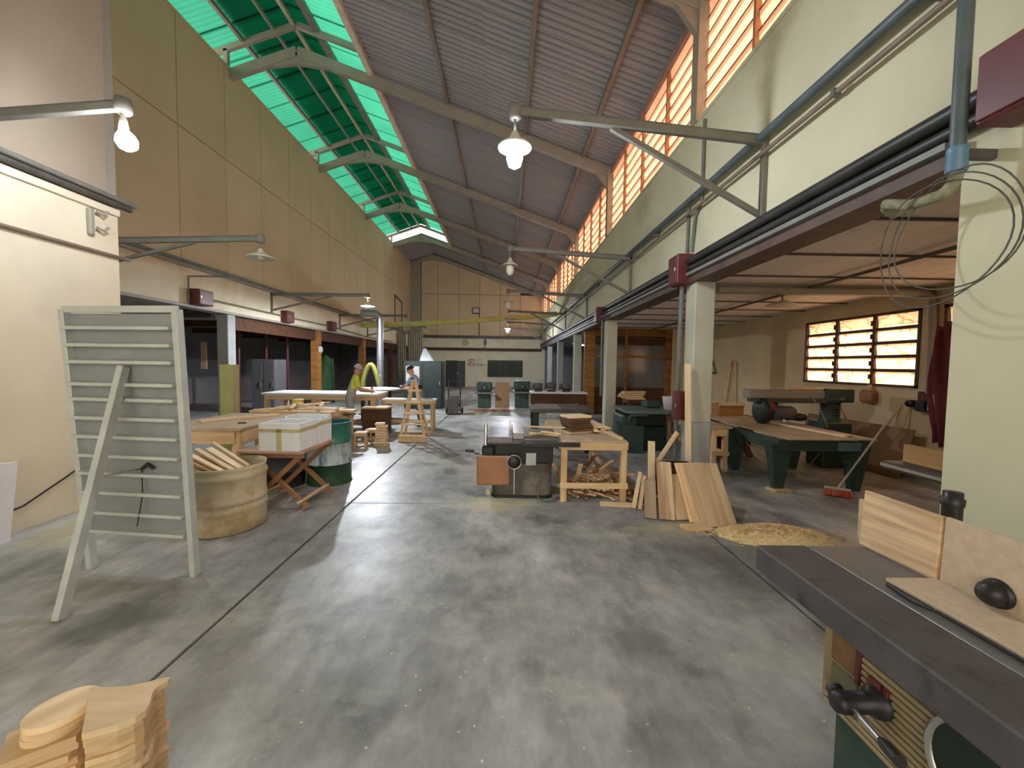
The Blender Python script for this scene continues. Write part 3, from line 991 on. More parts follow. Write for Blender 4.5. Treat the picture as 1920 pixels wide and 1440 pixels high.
# vertical blue pipe beside the pier, its elbow and the cable coil hung on it
t = thing('vent_pipe', 'blue-grey plastic pipe with dusty elbow hanging beside the pier', 'pipe', (2.4, 2.2, 2.7))
part('riser', MB().tube([(2.4, 2.2, 5.2), (2.4, 2.19, 2.78)], 0.034, 16), BLUEPIPE, t)
part('coupling', MB().lathe([(0.042, 0.0), (0.046, 0.01), (0.042, 0.1), (0.046, 0.11), (0.042, 0.13)], (2.4, 2.19, 2.76), 18, caps=(True, True)), mat('blue_coupling', (0.1, 0.2, 0.3), 0.4), t)
part('wall_bracket', MB().bx(2.44, 2.6, 2.17, 2.21, 2.83, 2.88, 0.004), STEELDARK, t)
DUSTY = mat('dusty_pipe', (0.27, 0.26, 0.17), 0.9, var=0.35, scale=25, bump=0.4)
part('elbow', MB().tube([(2.4, 2.19, 2.78)] + arc((2.4, 2.27, 2.75), 0.08, math.pi, 1.5 * math.pi, 6, (0, 1, 0), (0, 0, 1)) + [(2.42, 2.45, 2.69), (2.43, 2.52, 2.72), (2.43, 2.62, 2.76), (2.47, 2.66, 2.75), (2.55, 2.68, 2.72)], 0.031, 12), DUSTY, t)


def coil(name, label, cy_, cz_, rad, x, n, m_):
    mb = MB()
    for k in range(n):
        a = rad * (1 + 0.12 * (k - n / 2) / n)
        pts = [Vector((x + 0.03 * math.sin(t_ * 2 + k), cy_ + 0.05 * (k - 1) + a * 1.02 * math.cos(t_), cz_ - 0.03 * k + a * math.sin(t_))) for t_ in [2 * math.pi * i / 40 for i in range(40)]]
        mb.tube(pts, 0.0042, 6, closed=True)
    return solo(name, label, 'cable', mb, m_, (x, cy_, cz_ - rad))


coil('cable_coil', 'loose coil of thin dark cable hanging from the blue-grey pipe', 2.22, 2.45, 0.33, 2.38, 3, mat('dusty_cable', (0.09, 0.085, 0.07), 0.6))

# ------------------------------------------------------------------ red enamel boxes
def red_box(label, c, size, side):
    t = thing('switch_box', label, 'electrical box', (c[0], c[1], c[2] - size[2] / 2))
    part('body', MB().box(c, size, None, 0.012), REDBOX, t)
    lid = MB().box((c[0] + side * (size[0] / 2 + 0.008), c[1], c[2]), (0.018, size[1] * 0.9, size[2] * 0.9), None, 0.005)
    part('lid', lid, REDBOX, t)
    part('latch', MB().box((c[0] + side * (size[0] / 2 + 0.02), c[1] - size[1] * 0.36, c[2]), (0.016, 0.025, 0.05), None, 0.003), CHROME, t)
    return t


red_box('large dark red electrical box fixed high on the pier', (2.5, 1.97, 3.13), (0.2, 0.3, 0.36), -1)
red_box('dark red electrical box at the top of the cream column with grey foot', (2.5, 5.85, 3.07), (0.24, 0.3, 0.42), -1)
red_box('dark red electrical box atop the column before the timber partition', (2.5, 10.9, 3.05), (0.22, 0.3, 0.4), -1)
red_box('dark red switch box low on the cream column with grey foot', (2.5, 5.72, 1.15), (0.16, 0.16, 0.4), -1)
red_box('wide dark red box on the cream fascia, beside the stub arm', (XL + 0.11, 9.33, 3.1), (0.22, 0.46, 0.34), 1)
red_box('dark red box on the cream fascia under the lit dish lamp arm', (XL + 0.11, 12.95, 3.09), (0.22, 0.4, 0.36), 1)
red_box('dark red box on the cream fascia above an orange timber column', (XL + 0.11, 16.2, 3.1), (0.22, 0.4, 0.36), 1)
t = thing('wall_bracket', 'dusty steel bracket with two hooks on the cream wall block', 'bracket', (XB, 4.75, 3.05))
part('plate', MB().bx(XB, XB + 0.05, 4.72, 4.78, 3.1, 3.4, 0.01), STEELPAINT, t)
for zz in (3.38, 3.2):
    part('hook', MB().tube([(XB + 0.04, 4.8, zz), (XB + 0.07, 4.86, zz - 0.02), (XB + 0.08, 4.9, zz + 0.03)], 0.016, 8), STEELPAINT, t)

# ================================================================== OBJECTS
# ------------------------------------------------------------------ folding sign-like steel panel with a prop
def easel():
    t = thing('steel_easel_panel', 'tall grey ribbed steel panel propped up by a single strut', 'metal panel', (-2.9, 3.2, 0))
    BL, BR = Vector((-3.34, 3.27, 0)), Vector((-2.43, 3.16, 0))
    top_off = Vector((0.07, -0.2, 2.06))
    n = top_off.cross(BR - BL).normalized()
    if n.y > 0:
        n = -n
    PAINT = mat('shaded_panel_steel', (0.27, 0.29, 0.295), 0.5, 0.2, var=0.08, scale=3, stain=(0.33, 0.35, 0.35), stain_at=0.6)  # sheet colour darkened to carry the shade between the ribs
    EDGE = mat('panel_frame_steel', (0.52, 0.55, 0.53), 0.45, 0.2, var=0.1)
    U = (BR - BL).normalized()
    for p in (BL, BR):
        stick('side_rail', p, p + top_off, 0.045, 0.06, EDGE, t, 0.004, up=n)
    stick('top_rail', BL + top_off, BR + top_off, 0.05, 0.045, EDGE, t, 0.004, up=n)
    at_ = lambda a, b_: BL + (BR - BL) * a + top_off * b_
    sh = MB()
    q = [at_(0.02, 0.17), at_(0.98, 0.17), at_(0.98, 0.985), at_(0.02, 0.985)]
    sh.add([p - n * 0.012 for p in q] + [p - n * 0.02 for p in q], [(0, 1, 2, 3), (7, 6, 5, 4), (0, 4, 5, 1), (1, 5, 6, 2), (2, 6, 7, 3), (3, 7, 4, 0)])
    part('back_sheet', sh, PAINT, t)
    for i, b_ in enumerate((0.17, 0.245, 0.325, 0.4, 0.468, 0.54, 0.61, 0.68, 0.735, 0.815, 0.875, 0.935)):
        stick('rib', at_(0.03, b_) + n * 0.022, at_(0.97, b_) + n * 0.022, 0.026, 0.075, EDGE, t, 0.003, up=n)
    foot = Vector((-2.88, 2.6, 0.0))
    head = at_(0.53, 0.8) + n * 0.03
    stick('strut', foot, head, 0.07, 0.045, mat('strut_steel', (0.5, 0.53, 0.52), 0.45, 0.2), t, 0.005, up=(1, 0, 0))
    mid = foot + (head - foot) * 0.53
    hk = at_(0.6, 0.42) + n * 0.02
    part('stay_rod', MB().tube([mid, hk], 0.009, 8), CHROME, t)
    part('hook', MB().tube([hk, hk + Vector((0.05, -0.01, 0.04)), hk + Vector((0.09, 0, 0.0))], 0.014, 8), BLACK, t)
    part('hanging_wire', MB().tube([hk, hk + Vector((0.0, 0, -0.2)), hk + Vector((-0.05, 0, -0.45))], 0.004, 6), BLACK, t)


easel()

# ------------------------------------------------------------------ plastic barrel with offcuts
def barrel():
    c = (-2.86, 4.15, 0)
    t = thing('plastic_barrel', 'cut-down off-white plastic barrel full of wood offcuts', 'barrel', c)
    B = mat('yellowed_plastic', (0.56, 0.48, 0.33), 0.5, var=0.1, scale=2.0, stain=(0.4, 0.29, 0.14), stain_at=0.55, stain_scale=2.2)
    pr = [(0.0, 0.0), (0.33, 0.0), (0.355, 0.02), (0.36, 0.1), (0.362, 0.2), (0.372, 0.22), (0.372, 0.25), (0.36, 0.265), (0.358, 0.285), (0.372, 0.3), (0.372, 0.325), (0.362, 0.34),
          (0.362, 0.46), (0.363, 0.53), (0.374, 0.545), (0.374, 0.57), (0.36, 0.585), (0.358, 0.62), (0.368, 0.655), (0.362, 0.658), (0.352, 0.62), (0.35, 0.3), (0.345, 0.04), (0.0, 0.03)]
    part('shell', MB().lathe(pr, c, 40), B, t)
    random.seed(5)
    for i in range(16):
        row, k = divmod(i, 4)
        d = Vector((-0.8 + 0.05 * random.random(), -0.05 + 0.04 * k, 0.3 + 0.05 * row)).normalized()
        base = Vector((c[0] + 0.2 - 0.03 * row, c[1] - 0.17 + 0.11 * k + 0.01 * row, 0.44 + 0.045 * row))
        L = random.uniform(0.34, 0.42) + 0.02 * row
        stick('wood_offcut', base, base + d * L, random.uniform(0.05, 0.09), random.uniform(0.018, 0.026), PINE2, None, 0.002, up=(0.3, 0, 1),
              label='pale wood offcut sticking out of the plastic barrel', cat='offcut', group='offcuts in the plastic barrel')


barrel()

# ------------------------------------------------------------------ folding table with foam boxes
def folding_table():
    rz = R(-2)
    o = Vector((-2.585, 4.86, 0))
    t = thing('folding_table', 'reddish wooden folding table with crossed legs carrying foam boxes', 'table', o, rz)
    Mx = TR(o.x, o.y, 0, rz)
    P = lambda x, y, z: Mx @ Vector((x, y, z))
    slab('table_top', P(0, 0, 0.685), (0.74, 0.78, 0.028), wood('table_red_top', (0.5, 0.33, 0.22), (0.36, 0.2, 0.12)), t, rz)
    for yy in (-0.33, 0.33):
        stick('apron', P(-0.36, yy, 0.645), P(0.36, yy, 0.645), 0.025, 0.05, REDWOOD, t)
    for k, yy in enumerate((-0.29, 0.29)):
        stick('leg', P(-0.34, yy, 0.03), P(0.29, yy, 0.63), 0.03, 0.055, REDWOOD, t)
        stick('leg', P(0.36, yy + 0.035, 0.03), P(-0.29, yy + 0.035, 0.63), 0.03, 0.055, REDWOOD, t)
    stick('stretcher', P(0.29, -0.34, 0.115), P(0.29, 0.36, 0.115), 0.04, 0.022, OAK, t)
    stick('stretcher', P(-0.29, -0.34, 0.115), P(-0.29, 0.36, 0.115), 0.04, 0.022, OAK, t)
    FOAM = mat('white_foam', (0.74, 0.76, 0.77), 0.75, var=0.05, scale=8, stain=(0.6, 0.54, 0.32), stain_at=0.63, stain_scale=4)
    TAPE = mat('yellowed_tape', (0.52, 0.46, 0.24), 0.4, var=0.2)

    def foam_box(label, x0, x1, y0, y1, h, ragged):
        b_ = thing('foam_box', label, 'box', P((x0 + x1) / 2, (y0 + y1) / 2, 0.7), rz, 'foam boxes on the folding table')
        loc = lambda mb: mb
        th = 0.025
        walls = ((x0, x1, y0, y0 + th), (x0, x1, y1 - th, y1), (x0, x0 + th, y0 + th, y1 - th), (x1 - th, x1, y0 + th, y1 - th))
        for i, wv in enumerate(walls):
            mb = MB()
            hh = h - (0.05 if ragged and i in (0, 3) else 0)
            mb.bx(wv[0], wv[1], wv[2], wv[3], 0.7, 0.7 + hh, 0.003)
            if ragged and i in (0, 3):
                n_ = 6
                for j in range(n_):
                    f0, f1 = j / n_, (j + 1) / n_
                    hj = 0.05 * random.random()
                    mb.bx(wv[0] + (wv[1] - wv[0]) * f0 if i == 0 else wv[0], wv[0] + (wv[1] - wv[0]) * f1 if i == 0 else wv[1],
                          wv[2] if i == 0 else wv[2] + (wv[3] - wv[2]) * f0, wv[3] if i == 0 else wv[2] + (wv[3] - wv[2]) * f1, 0.7 + hh, 0.7 + hh + 0.01 + hj)
            mb.v = [tuple(Mx @ Vector(v)) for v in mb.v]
            part('side', mb, FOAM, b_)
        mb = MB().bx(x0 + th, x1 - th, y0 + th, y1 - th, 0.7, 0.72)
        mb.v = [tuple(Mx @ Vector(v)) for v in mb.v]
        part('bottom', mb, FOAM, b_)
        mb = MB().bx((x0 + x1) / 2 - 0.03, (x0 + x1) / 2 + 0.03, y0 - 0.002, y0, 0.7, 0.7 + h * 0.8).bx(x0, x1, y0 - 0.002, y0, 0.7 + h * 0.68, 0.7 + h * 0.8)
        mb.bx(x1, x1 + 0.002, y0, y1, 0.7 + h * 0.68, 0.7 + h * 0.82)
        mb.v = [tuple(Mx @ Vector(v)) for v in mb.v]
        part('tape', mb, TAPE, b_)
    random.seed(3)
    foam_box('white foam box with yellowed tape cross on the folding table', -0.13, 0.33, -0.37, 0.03, 0.31, False)
    foam_box('white foam box with ragged broken rim, behind the taped foam box', -0.09, 0.34, 0.04, 0.37, 0.33, True)


folding_table()

# ------------------------------------------------------------------ steel drums
def drum(label, c, paint, r=0.29, h=0.86, open_top=True, grp=None):
    t = thing('oil_drum', label, 'drum', c, group=grp)
    bands = []
    for k in range(3):
        z0, z1 = h * k / 3, h * (k + 1) / 3
        pr = [(r + 0.012, z0 + 0.0), (r + 0.012, z0 + 0.012), (r, z0 + 0.022), (r, z1 - 0.022), (r + 0.012, z1 - 0.01), (r + 0.012, z1)]
        part('band', MB().lathe(pr, c, 40), paint[k], t)
    part('inside', MB().lathe([(r + 0.012, h), (r - 0.01, h), (r - 0.012, h - 0.03), (r - 0.012, 0.02), (0, 0.02)], c, 40), paint[3], t)
    return t


GBAND = mat('drum_green', (0.03, 0.15, 0.11), 0.4, var=0.3, scale=5, stain=(0.3, 0.36, 0.33), stain_at=0.72, stain_scale=7)
DRIP = mat('drum_bare_paint', (0.42, 0.5, 0.48), 0.45, var=0.25, scale=(9, 9, 1.5), stain=(0.06, 0.12, 0.17), stain_at=0.58, stain_scale=(11, 11, 2.0))
drum('green and silver banded steel drum beside the folding table', (-2.49, 5.75, 0), (mat('drum_dark_green', (0.02, 0.06, 0.025), 0.4, var=0.3), DRIP, GBAND, mat('drum_inside', (0.02, 0.09, 0.1), 0.5)))
drum('dark rusty steel drum in the shade under the folding table', (-3.05, 5.62, 0), (BLACK, mat('dull_blue_drum', (0.06, 0.07, 0.09), 0.5), REDBOX, BLACK), 0.26, 0.62)

# ------------------------------------------------------------------ benches: helper with top, apron, legs
def bench(label, x0, x1, y0, y1, h, m_top, m_leg, name='workbench', apron=0.12, leg=0.08, stretch=None, rz=0.0, top_t=0.04, drawer=False, cat='workbench', inset=0.04, grp=None):
    c = Vector(((x0 + x1) / 2, (y0 + y1) / 2, 0))
    t = thing(name, label, cat, c, rz, grp)
    Mx = TR(c.x, c.y, 0, rz)
    hx, hy = (x1 - x0) / 2, (y1 - y0) / 2
    P = lambda x, y, z: Mx @ Vector((x, y, z))
    if hx >= hy:
        slab('top', P(0, 0, h - top_t / 2), (2 * hx, 2 * hy, top_t), m_top, t, rz)
    else:
        slab('top', P(0, 0, h - top_t / 2), (2 * hy, 2 * hx, top_t), m_top, t, rz + math.pi / 2)
    ix, iy = hx - inset - leg / 2, hy - inset - leg / 2
    zt = h - top_t
    for sx in (-1, 1):
        for sy in (-1, 1):
            stick('leg', P(sx * ix, sy * iy, 0), P(sx * ix, sy * iy, zt), leg, leg, m_leg, t, 0.004)
    if apron:
        for sy in (-1, 1):
            stick('apron', P(-ix, sy * (iy + leg / 2 + 0.012), zt - apron / 2), P(ix, sy * (iy + leg / 2 + 0.012), zt - apron / 2), 0.024, apron, m_leg, t)
        for sx in (-1, 1):
            stick('apron', P(sx * (ix + leg / 2 + 0.012), -iy, zt - apron / 2), P(sx * (ix + leg / 2 + 0.012), iy, zt - apron / 2), 0.024, apron, m_leg, t)
    if stretch:
        for sx in (-1, 1):
            stick('stretcher', P(sx * ix, -iy, stretch), P(sx * ix, iy, stretch), 0.03, 0.07, m_leg, t)
        stick('stretcher', P(-ix - 0.05, -iy - leg / 2 - 0.012, stretch), P(ix + 0.05, -iy - leg / 2 - 0.012, stretch), 0.024, 0.07, m_leg, t)
    if drawer:
        d = slab('drawer', P(ix + leg / 2 + 0.02, 0.1, zt - apron * 0.55 - 0.06), (0.5, 0.03, 0.16), DGREEN, t, rz + math.pi / 2)
    return t


bench('pine workbench with thick top behind the steel easel panel', -4.75 + 0.35, -3.33, 5.12, 6.6, 0.85, PLY, PINE, apron=0.17, leg=0.1, drawer=True)
slab('small_offcut', (-3.55, 5.5, 0.858), (0.1, 0.03, 0.015), BLACK, None, 0.3, 0.003, 'small black clamp piece lying on the pine workbench', 'tool')
stick('plank', (-4.2, 5.6, 0.862), (-3.55, 6.4, 0.862), 0.2, 0.022, PINE, None, label='single pale plank lying flat on the pine workbench', cat='plank')
stick('olive_post', (-4.62, 6.85, 0.0), (-4.62, 6.85, 1.63), 0.21, 0.18, mat('olive_paint', (0.34, 0.33, 0.13), 0.6, var=0.15), None, 0.006, label='thick olive green post standing behind the pine workbench', cat='post')

# ------------------------------------------------------------------ stacks of cutting boards in front
def outline_oval(rx, ry, n=36):
    return [(rx * math.cos(2 * math.pi * k / n), ry * math.sin(2 * math.pi * k / n)) for k in range(n)]


def cut_board(outline, z, x, y, rz, th, m_, label, grp, hole=None, tilt=None):
    M = TR(x, y, z, rz)
    if tilt:
        M = M @ Matrix.Rotation(tilt, 4, 'Y')
    t = solo('cutting_board', label, 'cutting board', MB().prism(outline, 0, th), m_, M=M, group=grp)
    return t


random.seed(21)
PX, PY_ = -1.48, 1.53
PADDLE = [(x_ - PX, y_ - PY_) for x_, y_ in ((-1.49, 1.40), (-1.43, 1.425), (-1.40, 1.44), (-1.365, 1.472), (-1.352, 1.5), (-1.367, 1.535), (-1.39, 1.57), (-1.402, 1.595), (-1.402, 1.618), (-1.387, 1.645), (-1.393, 1.662), (-1.415, 1.663), (-1.465, 1.637), (-1.52, 1.618), (-1.59, 1.61), (-1.67, 1.61))]
zc = 0.0
for i in range(14):
    k_ = 0.93 if i < 13 else 1.0
    lb = '%s paddle-shaped cutting board up from the floor in its stack' % ORD[i] if i < 13 else 'paddle-shaped cutting board with pale top, topmost of its stack'
    cut_board([(x_ * k_, y_ * k_) for x_, y_ in PADDLE], zc, PX + random.uniform(-0.007, 0.007), PY_ + random.uniform(-0.007, 0.007), R(random.uniform(-3, 3)) if i < 13 else 0, 0.0255, OAK if i < 13 else PINE2, lb, 'paddle board stack')
    zc += 0.026
zc = 0.0
QX, QY = -1.755, 1.56
for i in range(9):
    ol = [(-0.11, -0.09), (0.09, -0.1), (0.105, -0.06), (0.1, 0.07), (0.08, 0.09), (-0.11, 0.09)]
    cut_board(ol, zc, QX - 0.02 + random.uniform(-0.01, 0.01), QY - 0.02 + random.uniform(-0.01, 0.01), R(38 + random.uniform(-5, 5)), 0.0265, OAK, '%s board up from the floor in the oval-topped stack' % ORD[i], 'oval-topped board stack')
    zc += 0.027
for i, (rx, ry) in enumerate(((0.095, 0.08), (0.1, 0.085), (0.108, 0.09))):
    lb = ['oval wooden board third from the top of its stack', 'oval wooden board directly beneath the topmost oval board', 'pale oval cutting board with a small hanging hole, topmost of its stack'][i]
    b_ = cut_board(outline_oval(rx, ry), zc, QX + 0.006 * i, QY + 0.006 * i, R(60), 0.0255, [OAK, OAK, PINE2][i], lb, 'oval-topped board stack')
    if i == 2:
        part('hole_dark_disc', MB().prism(outline_oval(0.012, 0.006, 14), 0.025, 0.0262), BLACK, b_, WM[b_.name] @ Matrix.Translation((0.09, -0.01, 0)))  # black disc on the board paints the dark inside the hole
    zc += 0.026

# white board leaning at the frame's left edge, cable on the wall foot
M = frame((0.0, 0.12, 1.0), (1, 0, 0.0), (-4.6, 3.72, 0.36))
solo('white_board', 'narrow white laminate board leaning on the cream wall block', 'board', MB().box((0, 0, 0), (0.74, 0.18, 0.03), None, 0.004), WHITE, M=M)
solo('cable', 'black cable sagging along the foot of the cream wall block', 'cable', MB().tube([(XB + 0.02, 3.7, 0.2), (XB + 0.02, 4.0, 0.24), (XB + 0.02, 4.4, 0.42), (XB + 0.02, 4.8, 0.62), (XB + 0.02, 5.05, 0.66)], 0.009, 6), BLACK, (XB + 0.02, 3.7, 0.2))

# ------------------------------------------------------------------ table saw
def table_saw():
    t = thing('table_saw', 'old table saw with dark cast body and brown door panel', 'table saw', (0.25, 5.4, 0))
    BODY = mat('saw_body', (0.09, 0.078, 0.066), 0.5, 0.1, var=0.25, scale=4, stain=(0.24, 0.21, 0.16), stain_at=0.58)
    base = MB()
    poly = []
    for (cx, cy_, a0) in ((0.5, 5.2, -90), (0.5, 5.68, 0), (-0.05, 5.68, 90), (-0.05, 5.2, 180)):
        for k in range(6):
            a = R(a0 + 18 * k)
            poly.append((cx + 0.11 * math.cos(a), cy_ + 0.11 * math.sin(a)))
    base.prism(poly, 0.02, 0.44, smooth_side=True)
    part('base', base, BODY, t)
    part('skirt', MB().prism([(0.23 + (x - 0.23) * 1.03, 5.44 + (y_ - 5.44) * 1.03) for x, y_ in poly], 0.0, 0.035), BLACK, t)
    part('cabinet', MB().bx(-0.13, 0.62, 5.12, 5.76, 0.44, 0.7, 0.01), mat('saw_upper', (0.018, 0.018, 0.015), 0.5, var=0.3), t)
    part('seam_strip', MB().bx(0.12, 0.13, 5.085, 5.1, 0.05, 0.44), CHROME, t)
    d = part('door_panel', MB().box((-0.14, 5.06, 0.36), (0.42, 0.04, 0.38), None, 0.03), mat('brown_door', (0.32, 0.15, 0.075), 0.45, var=0.2, scale=4), t)
    Rx = Matrix.Rotation(R(90), 3, 'X')
    k = part('handwheel', MB().lathe([(0.0, 0.05), (0.05, 0.05), (0.075, 0.035), (0.085, 0.02), (0.085, 0.0), (0.06, -0.01)], (0.12, 5.03, 0.48), 28, Rx), BLACK, t)
    part('rim', MB().lathe([(0.082, 0.02), (0.09, 0.03), (0.092, 0.02), (0.088, 0.0)], (0.12, 5.03, 0.48), 28, Rx), CHROME, k)
    part('knob', MB().lathe([(0.0, 0.085), (0.015, 0.08), (0.018, 0.05)], (0.17, 5.03, 0.5), 12, Rx), BLACK, k)
    part('rating_plate', MB().bx(0.27, 0.4, 5.085, 5.1, 0.42, 0.58, 0.003), mat('plate_grey', (0.45, 0.46, 0.48), 0.4, 0.3), t)
    part('table', MB().bx(-0.2, 0.69, 5.04, 5.9, 0.7, 0.765, 0.006), CASTIRON, t)
    part('sliding_table', MB().bx(-0.22, 0.1, 5.0, 5.8, 0.72, 0.8, 0.006), CASTIRON, t)
    part('front_rail', MB().bx(0.2, 0.92, 4.885, 4.935, 0.7, 0.75, 0.004).bx(0.3, 0.36, 4.93, 5.05, 0.7, 0.73), BLACK, t)
    part('rip_fence', MB().bx(0.1, 0.24, 5.02, 5.75, 0.765, 0.85, 0.006), mat('fence_steel', (0.27, 0.26, 0.25), 0.35, 0.4), t)
    part('guide_bar', MB().tube([(-0.24, 5.05, 0.68), (-0.24, 5.1, 0.95)], 0.02, 10), CHROME, t)
    part('blade_guard', MB().prism([(0.0, 0.0), (0.05, 0.0), (0.03, 0.13), (0.0, 0.14)], 5.5, 5.52, Matrix.Translation((0.05, 0, 0.8)) @ TG), CHROME, t)
    part('side_lug', MB().bx(-0.29, -0.13, 5.1, 5.3, 0.5, 0.66, 0.02), DGREEN, t)
    c = part('crank', MB().tube([(-0.29, 5.15, 0.55), (-0.38, 5.15, 0.55), (-0.38, 5.1, 0.59)], 0.015, 10), CHROME, t)
    part('grip', MB().tube([(-0.38, 5.1, 0.59), (-0.5, 5.1, 0.6)], 0.018, 10), BLACK, c)
    part('roller', MB().lathe([(0.03, 0), (0.035, 0.02), (0.03, 0.07)], (-0.2, 5.05, 0.1), 14, Rx, caps=(True, True)), mat('dusty_roller', (0.5, 0.45, 0.25), 0.8), t)
    part('power_cord', MB().tube([(0.46, 5.06, 0.3), (0.42, 5.0, 0.15), (0.42, 4.96, 0.05), (0.5, 4.93, 0.012), (0.62, 4.95, 0.012), (0.7, 5.1, 0.012)], 0.009, 7), CONDUIT, t)


table_saw()
bench('pine outfeed table heaped with offcuts, next to the table saw', 0.7, 1.52, 4.95, 6.85, 0.77, PLY, PINE, 'outfeed_table', apron=0.09, leg=0.075, stretch=0.21, top_t=0.025, cat='table', inset=0.0)
random.seed(8)
BARK = wood('dark_bark_wood', (0.2, 0.11, 0.06), (0.07, 0.04, 0.025))
z = 0.77
for i in range(7):
    slab('stacked_block', (0.98 + random.uniform(-0.02, 0.02), 5.55 + random.uniform(-0.02, 0.02), z + 0.0175), (0.34, 0.26, 0.033), PINE2 if i in (0, 6) else BARK, None, R(25 + random.uniform(-6, 6)), 0.003,
         '%s sawn block of the squat dark stack on the outfeed table' % (ORD[i] if i < 6 else 'topmost'), 'wood block', 'squat block stack')
    z += 0.035
for i in range(16):
    x_, y_ = 1.2 + 0.075 * (i % 3), 5.75 + 0.3 * ((i // 3) % 2)
    zz = 0.784 + 0.028 * (i // 6) + 0.0005 * i
    a = R(95 + random.uniform(-14, 14))
    L = random.uniform(0.35, 0.7)
    d = Vector((math.cos(a), math.sin(a), 0))
    stick('plank_offcut', Vector((x_, y_, zz)) - d * L / 2, Vector((x_, y_, zz)) + d * L / 2, 0.07, 0.026, PINE2 if i % 3 else HEART, None, label='pale plank offcut in the loose pile on the outfeed table', cat='offcut', group='loose planks on the outfeed table')
for i, (x_, y_, L, a) in enumerate(((1.42, 5.3, 0.6, 96), (1.4, 5.75, 0.5, 92), (1.43, 6.3, 0.6, 97))):
    d = Vector((math.cos(R(a)), math.sin(R(a)), 0))
    stick('edge_strip', Vector((x_, y_, 0.79)) - d * L / 2, Vector((x_, y_, 0.79)) + d * L / 2, 0.06, 0.035, PINE2, None, label='pale strip laid along the outer edge of the outfeed table', cat='strip', group='strips on the outfeed table edge')
for i, (x_, y_, L, a, w_) in enumerate(((0.52, 5.35, 0.42, 150, 0.05), (0.45, 5.3, 0.34, 35, 0.06), (0.6, 5.22, 0.3, 140, 0.045), (0.62, 5.55, 0.75, 172, 0.03))):
    d = Vector((math.cos(R(a)), math.sin(R(a)), 0))
    zz = 0.776 + 0.021 * i
    stick('saw_offcut', Vector((x_, y_, zz)) - d * L / 2, Vector((x_, y_, zz)) + d * L / 2, w_, 0.02, PINE2, None, label='thin pale offcut left on the dark table of the saw', cat='offcut', group='offcuts on the saw table')
# scrap heap under and beside the outfeed table
random.seed(17)
for lay in range(7):
    a0 = -1.25 + 0.45 * math.sin(lay * 2.1)
    n_ = 17 - 2 * lay
    for k in range(n_):
        x_ = 1.25 + (k - n_ / 2) * 0.066 + random.uniform(-0.012, 0.012) + (0.12 if lay < 2 else 0.0)
        y_ = random.uniform(5.16, 5.5)
        L = random.uniform(0.2, 0.42)
        a = a0 + random.uniform(-0.14, 0.14)
        d = Vector((math.cos(a), math.sin(a), random.uniform(-0.02, 0.06)))
        c = Vector((x_, y_, 0.018 + 0.037 * lay))
        stick('scrap_stick', c - d * L / 2, c + d * L / 2, random.uniform(0.025, 0.05), random.uniform(0.018, 0.032), random.choice((PINE, PINE2, PINE2, OAK, REDWOOD)), None, 0.002, label='short scrap stick in the heap under the outfeed table', cat='scrap wood', group='scrap heap under the outfeed table')
for i in range(26):
    a = random.uniform(-2.2, -0.6)
    el_ = random.uniform(0.1, 0.8)
    L = random.uniform(0.22, 0.5)
    d = Vector((math.cos(a) * math.cos(el_), math.sin(a) * math.cos(el_), math.sin(el_)))
    c = Vector((random.gauss(1.2, 0.17), random.uniform(5.25, 5.7), random.uniform(0.16, 0.32)))
    if i > 15:
        c = Vector((random.uniform(1.58, 1.9), random.uniform(5.0, 5.4), random.uniform(0.02, 0.1)))
        d = Vector((math.cos(a), math.sin(a), 0.15))
    stick('scrap_stick', c - d * L / 2, c + d * L / 2, random.uniform(0.025, 0.06), random.uniform(0.015, 0.03), random.choice((PINE, PINE2, PINE2, OAK, REDWOOD)), None, 0.002, label='short scrap stick in the heap under the outfeed table', cat='scrap wood', group='scrap heap under the outfeed table')
slab('scrap_board', (1.38, 4.83, 0.015), (0.42, 0.1, 0.03), PINE2, None, R(-8), 0.003, 'flat pale scrap board on the floor before the outfeed table', 'board')

# ------------------------------------------------------------------ boards leaning around the first column
def lean(name, p0, p1, w, th, m_, label, side, cat='board', group=None):
    """board from foot p0 to head p1, its width along the horizontal direction 'side'"""
    p0, p1, side = Vector(p0), Vector(p1), Vector(side)
    nrm = (p1 - p0).cross(side)
    return stick(name, p0, p1, w, th, m_, None, 0.003, up=nrm, label=label, cat=cat, group=group)


t = thing('wooden_crate', 'low dark wooden crate hidden behind the leaning boards', 'crate', (2.15, 5.05, 0))
for a in ((1.95, 2.4, 4.83, 4.86), (1.95, 2.4, 5.22, 5.25), (1.95, 1.98, 4.86, 5.22), (2.37, 2.4, 4.86, 5.22)):
    for zz in (0.02, 0.18, 0.34):
        part('slat', MB().bx(a[0], a[1], a[2], a[3], zz, zz + 0.12, 0.003), DARKWOOD, t)
part('bottom', MB().bx(1.98, 2.37, 4.86, 5.22, 0.0, 0.02), DARKWOOD, t)
SD = (1, -0.08, 0)
lean('wide_board', (2.28, 4.17, 0.012), (2.29, 4.66, 0.57), 0.37, 0.024, OAK, 'widest tan board with rounded corner leaning against other boards', SD)
for k in range(3):
    lean('stacked_board', (2.255 - 0.03 * k, 4.215 + 0.035 * k, 0.01), (2.26 - 0.028 * k, 4.695 + 0.033 * k, 0.55), 0.35, 0.022, PINE, '%s board behind the widest leaning board' % ['first', 'second', 'third'][k], SD, group='boards behind the widest board')
lean('short_board', (1.985, 4.36, 0.012), (1.97, 4.72, 0.42), 0.17, 0.024, OAK, 'short tan board leaning between the two-tone board and the widest board', SD)
lean('two_tone_board', (1.8, 4.36, 0.012), (1.88, 4.72, 0.57), 0.17, 0.026, HEART, 'two-tone board with dark heartwood leaning beside the widest board', SD)
